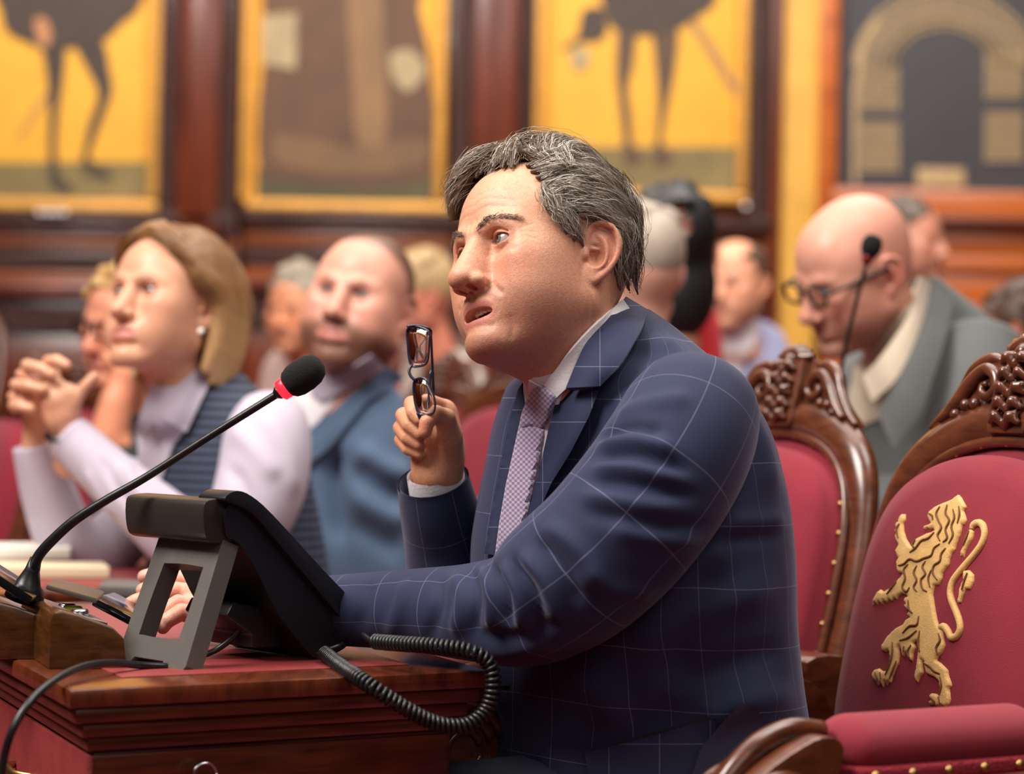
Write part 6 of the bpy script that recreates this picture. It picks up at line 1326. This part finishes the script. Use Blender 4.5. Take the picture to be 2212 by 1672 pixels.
def build_room():
    V, F = box((0, 3.9, -0.05), (10, 14.2, 0.1)); struct(obj('floor', V, F, M_CARPET))
    V, F = box((0, 7.6, 0.09), (9.6, 5.6, 0.18)); struct(obj('floor_tier', V, F, M_CARPET))
    V, F = box((0, 3.9, 5.3), (10, 14.2, 0.1)); struct(obj('ceiling', V, F, M_CEIL))
    wb = struct(obj('wall_back', *box((0, WD+0.25, 2.6), (10, 0.5, 5.4)), M_PANEL))
    for x, n in ((-5.1, 'wall_left'), (5.1, 'wall_right')): struct(obj(n, *box((x, 3.9, 2.6), (0.2, 14.2, 5.4)), M_PANEL))
    struct(obj('wall_front', *box((0, -3.1, 2.6), (10, 0.2, 5.4)), M_PANEL))
    # pilasters and frame posts
    def panel(name, *a, **k): return wbox(name, *a, parent=wb, **k)
    for x0, x1 in ((400, 492), (1030, 1128)):
        panel('pilaster', x0, -900, x1, 520, 0.16, 0, M_PANEL, bev=0.03)
    for x0, x1 in ((358, 402), (490, 528), (986, 1032), (1126, 1158), (1622, 1668)):
        panel('carved_post', x0, -900, x1, 520, 0.10, 0, M_CARVE)
    panel('pilaster', 1668, -900, 1690, 800, 0.14, 0, M_PANEL)
    panel('ochre_pilaster', 1690, -900, 1772, 800, 0.10, 0, M_YELLOW, bev=0.03)
    panel('board_frame', 1772, -900, 1812, 520, 0.14, 0, M_PANELO, bev=0.02)
    # panelling below the paintings
    def band(x0, x1, rows):
        for y0, y1, f, m in rows: panel('moulding', x0, y0, x1, y1, f, 0, m, bev=0.02)
    band(-500, 520, [(455, 484, 0.16, M_CARVE), (484, 502, 0.12, M_PANEL), (502, 532, 0.05, M_PANELO), (532, 582, 0.09, M_CARVE), (582, 606, 0.05, M_PANELO), (606, 640, 0.12, M_PANEL), (640, 720, 0.07, M_CARVE), (720, 900, 0.03, M_PANEL)])
    band(528, 1668, [(466, 492, 0.16, M_CARVE), (492, 506, 0.12, M_PANEL), (506, 540, 0.05, M_PANELO), (540, 584, 0.09, M_CARVE), (584, 612, 0.05, M_PANELO), (612, 640, 0.12, M_PANEL), (640, 720, 0.07, M_CARVE), (720, 900, 0.03, M_PANEL)])
    band(1772, 2800, [(420, 478, 0.14, M_PANELO), (478, 494, 0.18, M_PANEL), (494, 560, 0.05, M_PANELO), (560, 592, 0.09, M_PANELO), (592, 660, 0.05, M_PANELO), (660, 900, 0.09, M_PANELO)])
    for x, y in ((86, 462), (104, 462), (122, 462), (140, 462), (1612, 448)):
        V, F = sphere(P(x, y, WD-0.2), 0.022); o = obj('boss', V, F, M_METAL, wb)
    # paintings
    def painting(label, x0, x1, yb, fr):
        c = P((x0+x1)/2, yb, WD); t = thing('framed_painting', label, 'painting', c, None)
        wbox('canvas', x0, -900, x1, yb, 0.03, 0.0, M_GOLDG, t)
        for nm, a in (('frame_rail', (x0-fr, yb, x1+fr, yb+fr*1.1)), ('frame_stile', (x0-fr, -900, x0, yb)), ('frame_stile', (x1, -900, x1+fr, yb))): wbox(nm, *a, front=0.08, back=0.0, m=M_GILT, parent=t, bev=0.02)
        return t
    dk = mat('painted_dark_brown', srgb(62, 48, 40), rough=0.6, var=0.15, vscale=12); gr = mat('painted_olive_ground', srgb(120, 104, 62), rough=0.6, var=0.3, vscale=5); br = mat('painted_brown_robe', srgb(92, 62, 42), rough=0.6, var=0.3, vscale=5); lt = mat('painted_tan', srgb(146, 112, 76), rough=0.6, var=0.2, vscale=6); wh = mat('painted_pale', srgb(164, 146, 110), rough=0.6, var=0.2, vscale=8); sk = mat('painted_stocking', srgb(86, 62, 44), rough=0.6, var=0.2, vscale=8); fl = mat('painted_flesh', srgb(186, 128, 84), rough=0.6)
    t = painting('gilt framed portrait of black stockinged legs and short dark tunic on gold ground', -120, 336, 432, 24)
    wpoly('painted_ground', [(-120, 352), (336, 350), (336, 432), (-120, 432)], 0.032, gr, t, 0)
    wpoly('painted_figure', [(0, -60), (300, -60), (300, 20), (268, 48), (240, 78), (205, 98), (160, 104), (110, 112), (60, 92), (18, 70), (5, 25)], 0.036, dk, t)
    wpoly('painted_leg', [(92, 80), (140, 100), (138, 180), (128, 250), (124, 330), (132, 380), (162, 412), (146, 422), (112, 402), (108, 330), (108, 240), (102, 160)], 0.034, dk, t)
    wpoly('painted_leg', [(165, 90), (222, 90), (238, 150), (244, 200), (222, 260), (204, 310), (196, 345), (236, 374), (244, 388), (214, 388), (180, 366), (182, 330), (194, 270), (214, 205), (190, 150)], 0.034, dk, t)
    wpoly('painted_hand', [(78, 45), (98, 40), (112, 70), (108, 98), (90, 100), (80, 70)], 0.039, fl, t)
    wpoly('painted_sword', [(110, 190), (116, 196), (45, 300), (38, 298)], 0.033, lt, t, 0)
    t = painting('gilt framed portrait of a figure in long brown robes holding a pale sheet', 556, 950, 436, 24)
    wpoly('painted_ground', [(556, 362), (950, 362), (950, 436), (556, 436)], 0.032, mat('painted_dark_green', srgb(74, 68, 42), rough=0.6, var=0.3, vscale=5), t, 0)
    wpoly('painted_robe', [(596, -60), (890, -60), (905, 20), (924, 100), (934, 200), (944, 290), (950, 360), (900, 392), (760, 402), (640, 392), (566, 372), (560, 250), (572, 120)], 0.034, br, t)
    wpoly('painted_panel', [(752, -60), (815, -60), (832, 100), (836, 300), (800, 320), (770, 300), (760, 150)], 0.038, mat('painted_dull_tan', srgb(130, 98, 64), rough=0.6, var=0.3, vscale=6), t)
    wpoly('painted_hem', [(600, 290), (760, 318), (900, 300), (940, 330), (860, 372), (700, 376), (600, 350)], 0.036, mat('painted_worn_brown', srgb(112, 82, 54), rough=0.6, var=0.3, vscale=6), t)
    wpoly('painted_sheet', [(566, 35), (642, 30), (640, 152), (568, 140)], 0.040, wh, t, 0)
    wpoly('painted_fur', [(845, 120), (890, 110), (920, 150), (905, 180), (880, 200), (850, 170)], 0.040, wh, t)
    t = painting('gilt framed portrait of stockinged legs with plumed hat and sword on gold', 1186, 1602, 414, 22)
    wpoly('painted_ground', [(1186, 318), (1602, 318), (1602, 414), (1186, 414)], 0.032, gr, t, 0)
    wpoly('painted_tunic', [(1305, -60), (1520, -60), (1545, 5), (1500, 40), (1460, 66), (1400, 78), (1340, 70), (1312, 40)], 0.036, dk, t)
    wpoly('painted_leg', [(1336, 60), (1372, 66), (1368, 140), (1356, 190), (1362, 250), (1366, 310), (1390, 345), (1350, 360), (1346, 300), (1336, 220), (1330, 150)], 0.034, sk, t)
    wpoly('painted_leg', [(1412, 60), (1462, 60), (1458, 150), (1446, 210), (1434, 270), (1430, 310), (1456, 350), (1410, 360), (1418, 290), (1420, 210), (1414, 130)], 0.034, sk, t)
    wpoly('painted_hat', [(1262, 22), (1300, 18), (1312, 60), (1296, 90), (1258, 92), (1216, 110), (1216, 102), (1246, 82), (1252, 50)], 0.036, dk, t)
    wpoly('painted_plume', [(1232, 112), (1262, 104), (1274, 130), (1252, 156), (1238, 146)], 0.036, wh, t)
    wpoly('painted_sword', [(1484, 42), (1500, 36), (1600, 200), (1600, 224), (1580, 200)], 0.034, lt, t, 0)
    # seating plan board
    c = P(2040, 426, WD); t = thing('seating_plan_board', 'dark seating plan board with arched rows of small pale tiles', 'board', c)
    wbox('board_panel', 1812, -900, 2700, 426, 0.06, 0.0, M_SLATE, t)
    til = mat('pale_tile', srgb(178, 150, 108), rough=0.6, var=0.3, vscale=40); parts = []
    def tile(x, y, w, h, a=0.0):
        q = [(-w/2, -h/2), (w/2, -h/2), (w/2, h/2), (-w/2, h/2)]; ca, sa = math.cos(a), math.sin(a)
        parts.append(prism([(lambda p: (p[0], WD-0.06, p[2]))(P(x+u*ca-v*sa, y+u*sa+v*ca, WD)) for u, v in q], (0, -0.006, 0)))
    for r in range(9):
        for c2 in range(5):
            tile(1862+c2*17, 272+r*12, 13, 8); tile(1862+c2*17, 148+r*11, 13, 7); tile(2130+c2*17, 250+r*12, 13, 8); tile(2130+c2*17, 122+r*11, 13, 7)
    for i in range(34):
        a = math.pi*(1.02+0.96*i/33)
        for j in range(6): tile(2035+(108+j*17)*math.cos(a), 150+(88+j*16)*math.sin(a), 13, 8, a+math.pi/2)
    V, F = join(parts); o = obj('seat_tiles', V, F, til, t, smooth=False); o['kind'] = 'stuff'
    wbox('name_plate', 1976, 366, 2078, 406, 0.068, 0.06, til, t, bev=0.001)
    wpoly('arch_line', [(1838, 400), (1838, 200), (1850, 110), (1890, 30), (1900, 34), (1862, 112), (1852, 200), (1848, 400)], 0.062, til, t, 0)
    # low benches that carry the sitting people
    for lab, cx, cy, w, z0 in (('red upholstered bench seat under the woman and the bearded man', -0.21, 4.35, 0.46, 0.0), ('red upholstered bench seat under the bald man', 0.88, 4.6, 0.7, 0.0), ('red bench seat beneath the grey haired man', 0.45, 5.3, 0.7, 0.0), ('red bench seat in the row below the gilt portraits', 0.5, 7.2, 3.4, 0.18), ('red bench seat under the brown haired person by the orange panelling', 1.30, 6.15, 0.5, 0.0), ('red bench seat below the woman with glasses', -0.88, 5.2, 0.36, 0.0)):
        tb = thing('bench', lab, 'bench', (cx, cy, z0)); zz = 0.42-z0*0.2
        V, F = box((cx, cy, z0+(zz-z0)/2-0.02), (w, 0.40, zz-z0-0.04), 0.01); obj('bench_base', V, F, M_MAHOG, tb, flat_angle=35)
        V, F = box((cx, cy, zz), (w, 0.44, 0.09), 0.03); obj('bench_cushion', V, F, M_VELVET, tb, flat_angle=60)
# ------------------------------------------------------------------ build
build_room()
build_man()
build_desk(); build_phone(); build_mic(); build_small(); build_glasses()
build_chairs()
build_people()
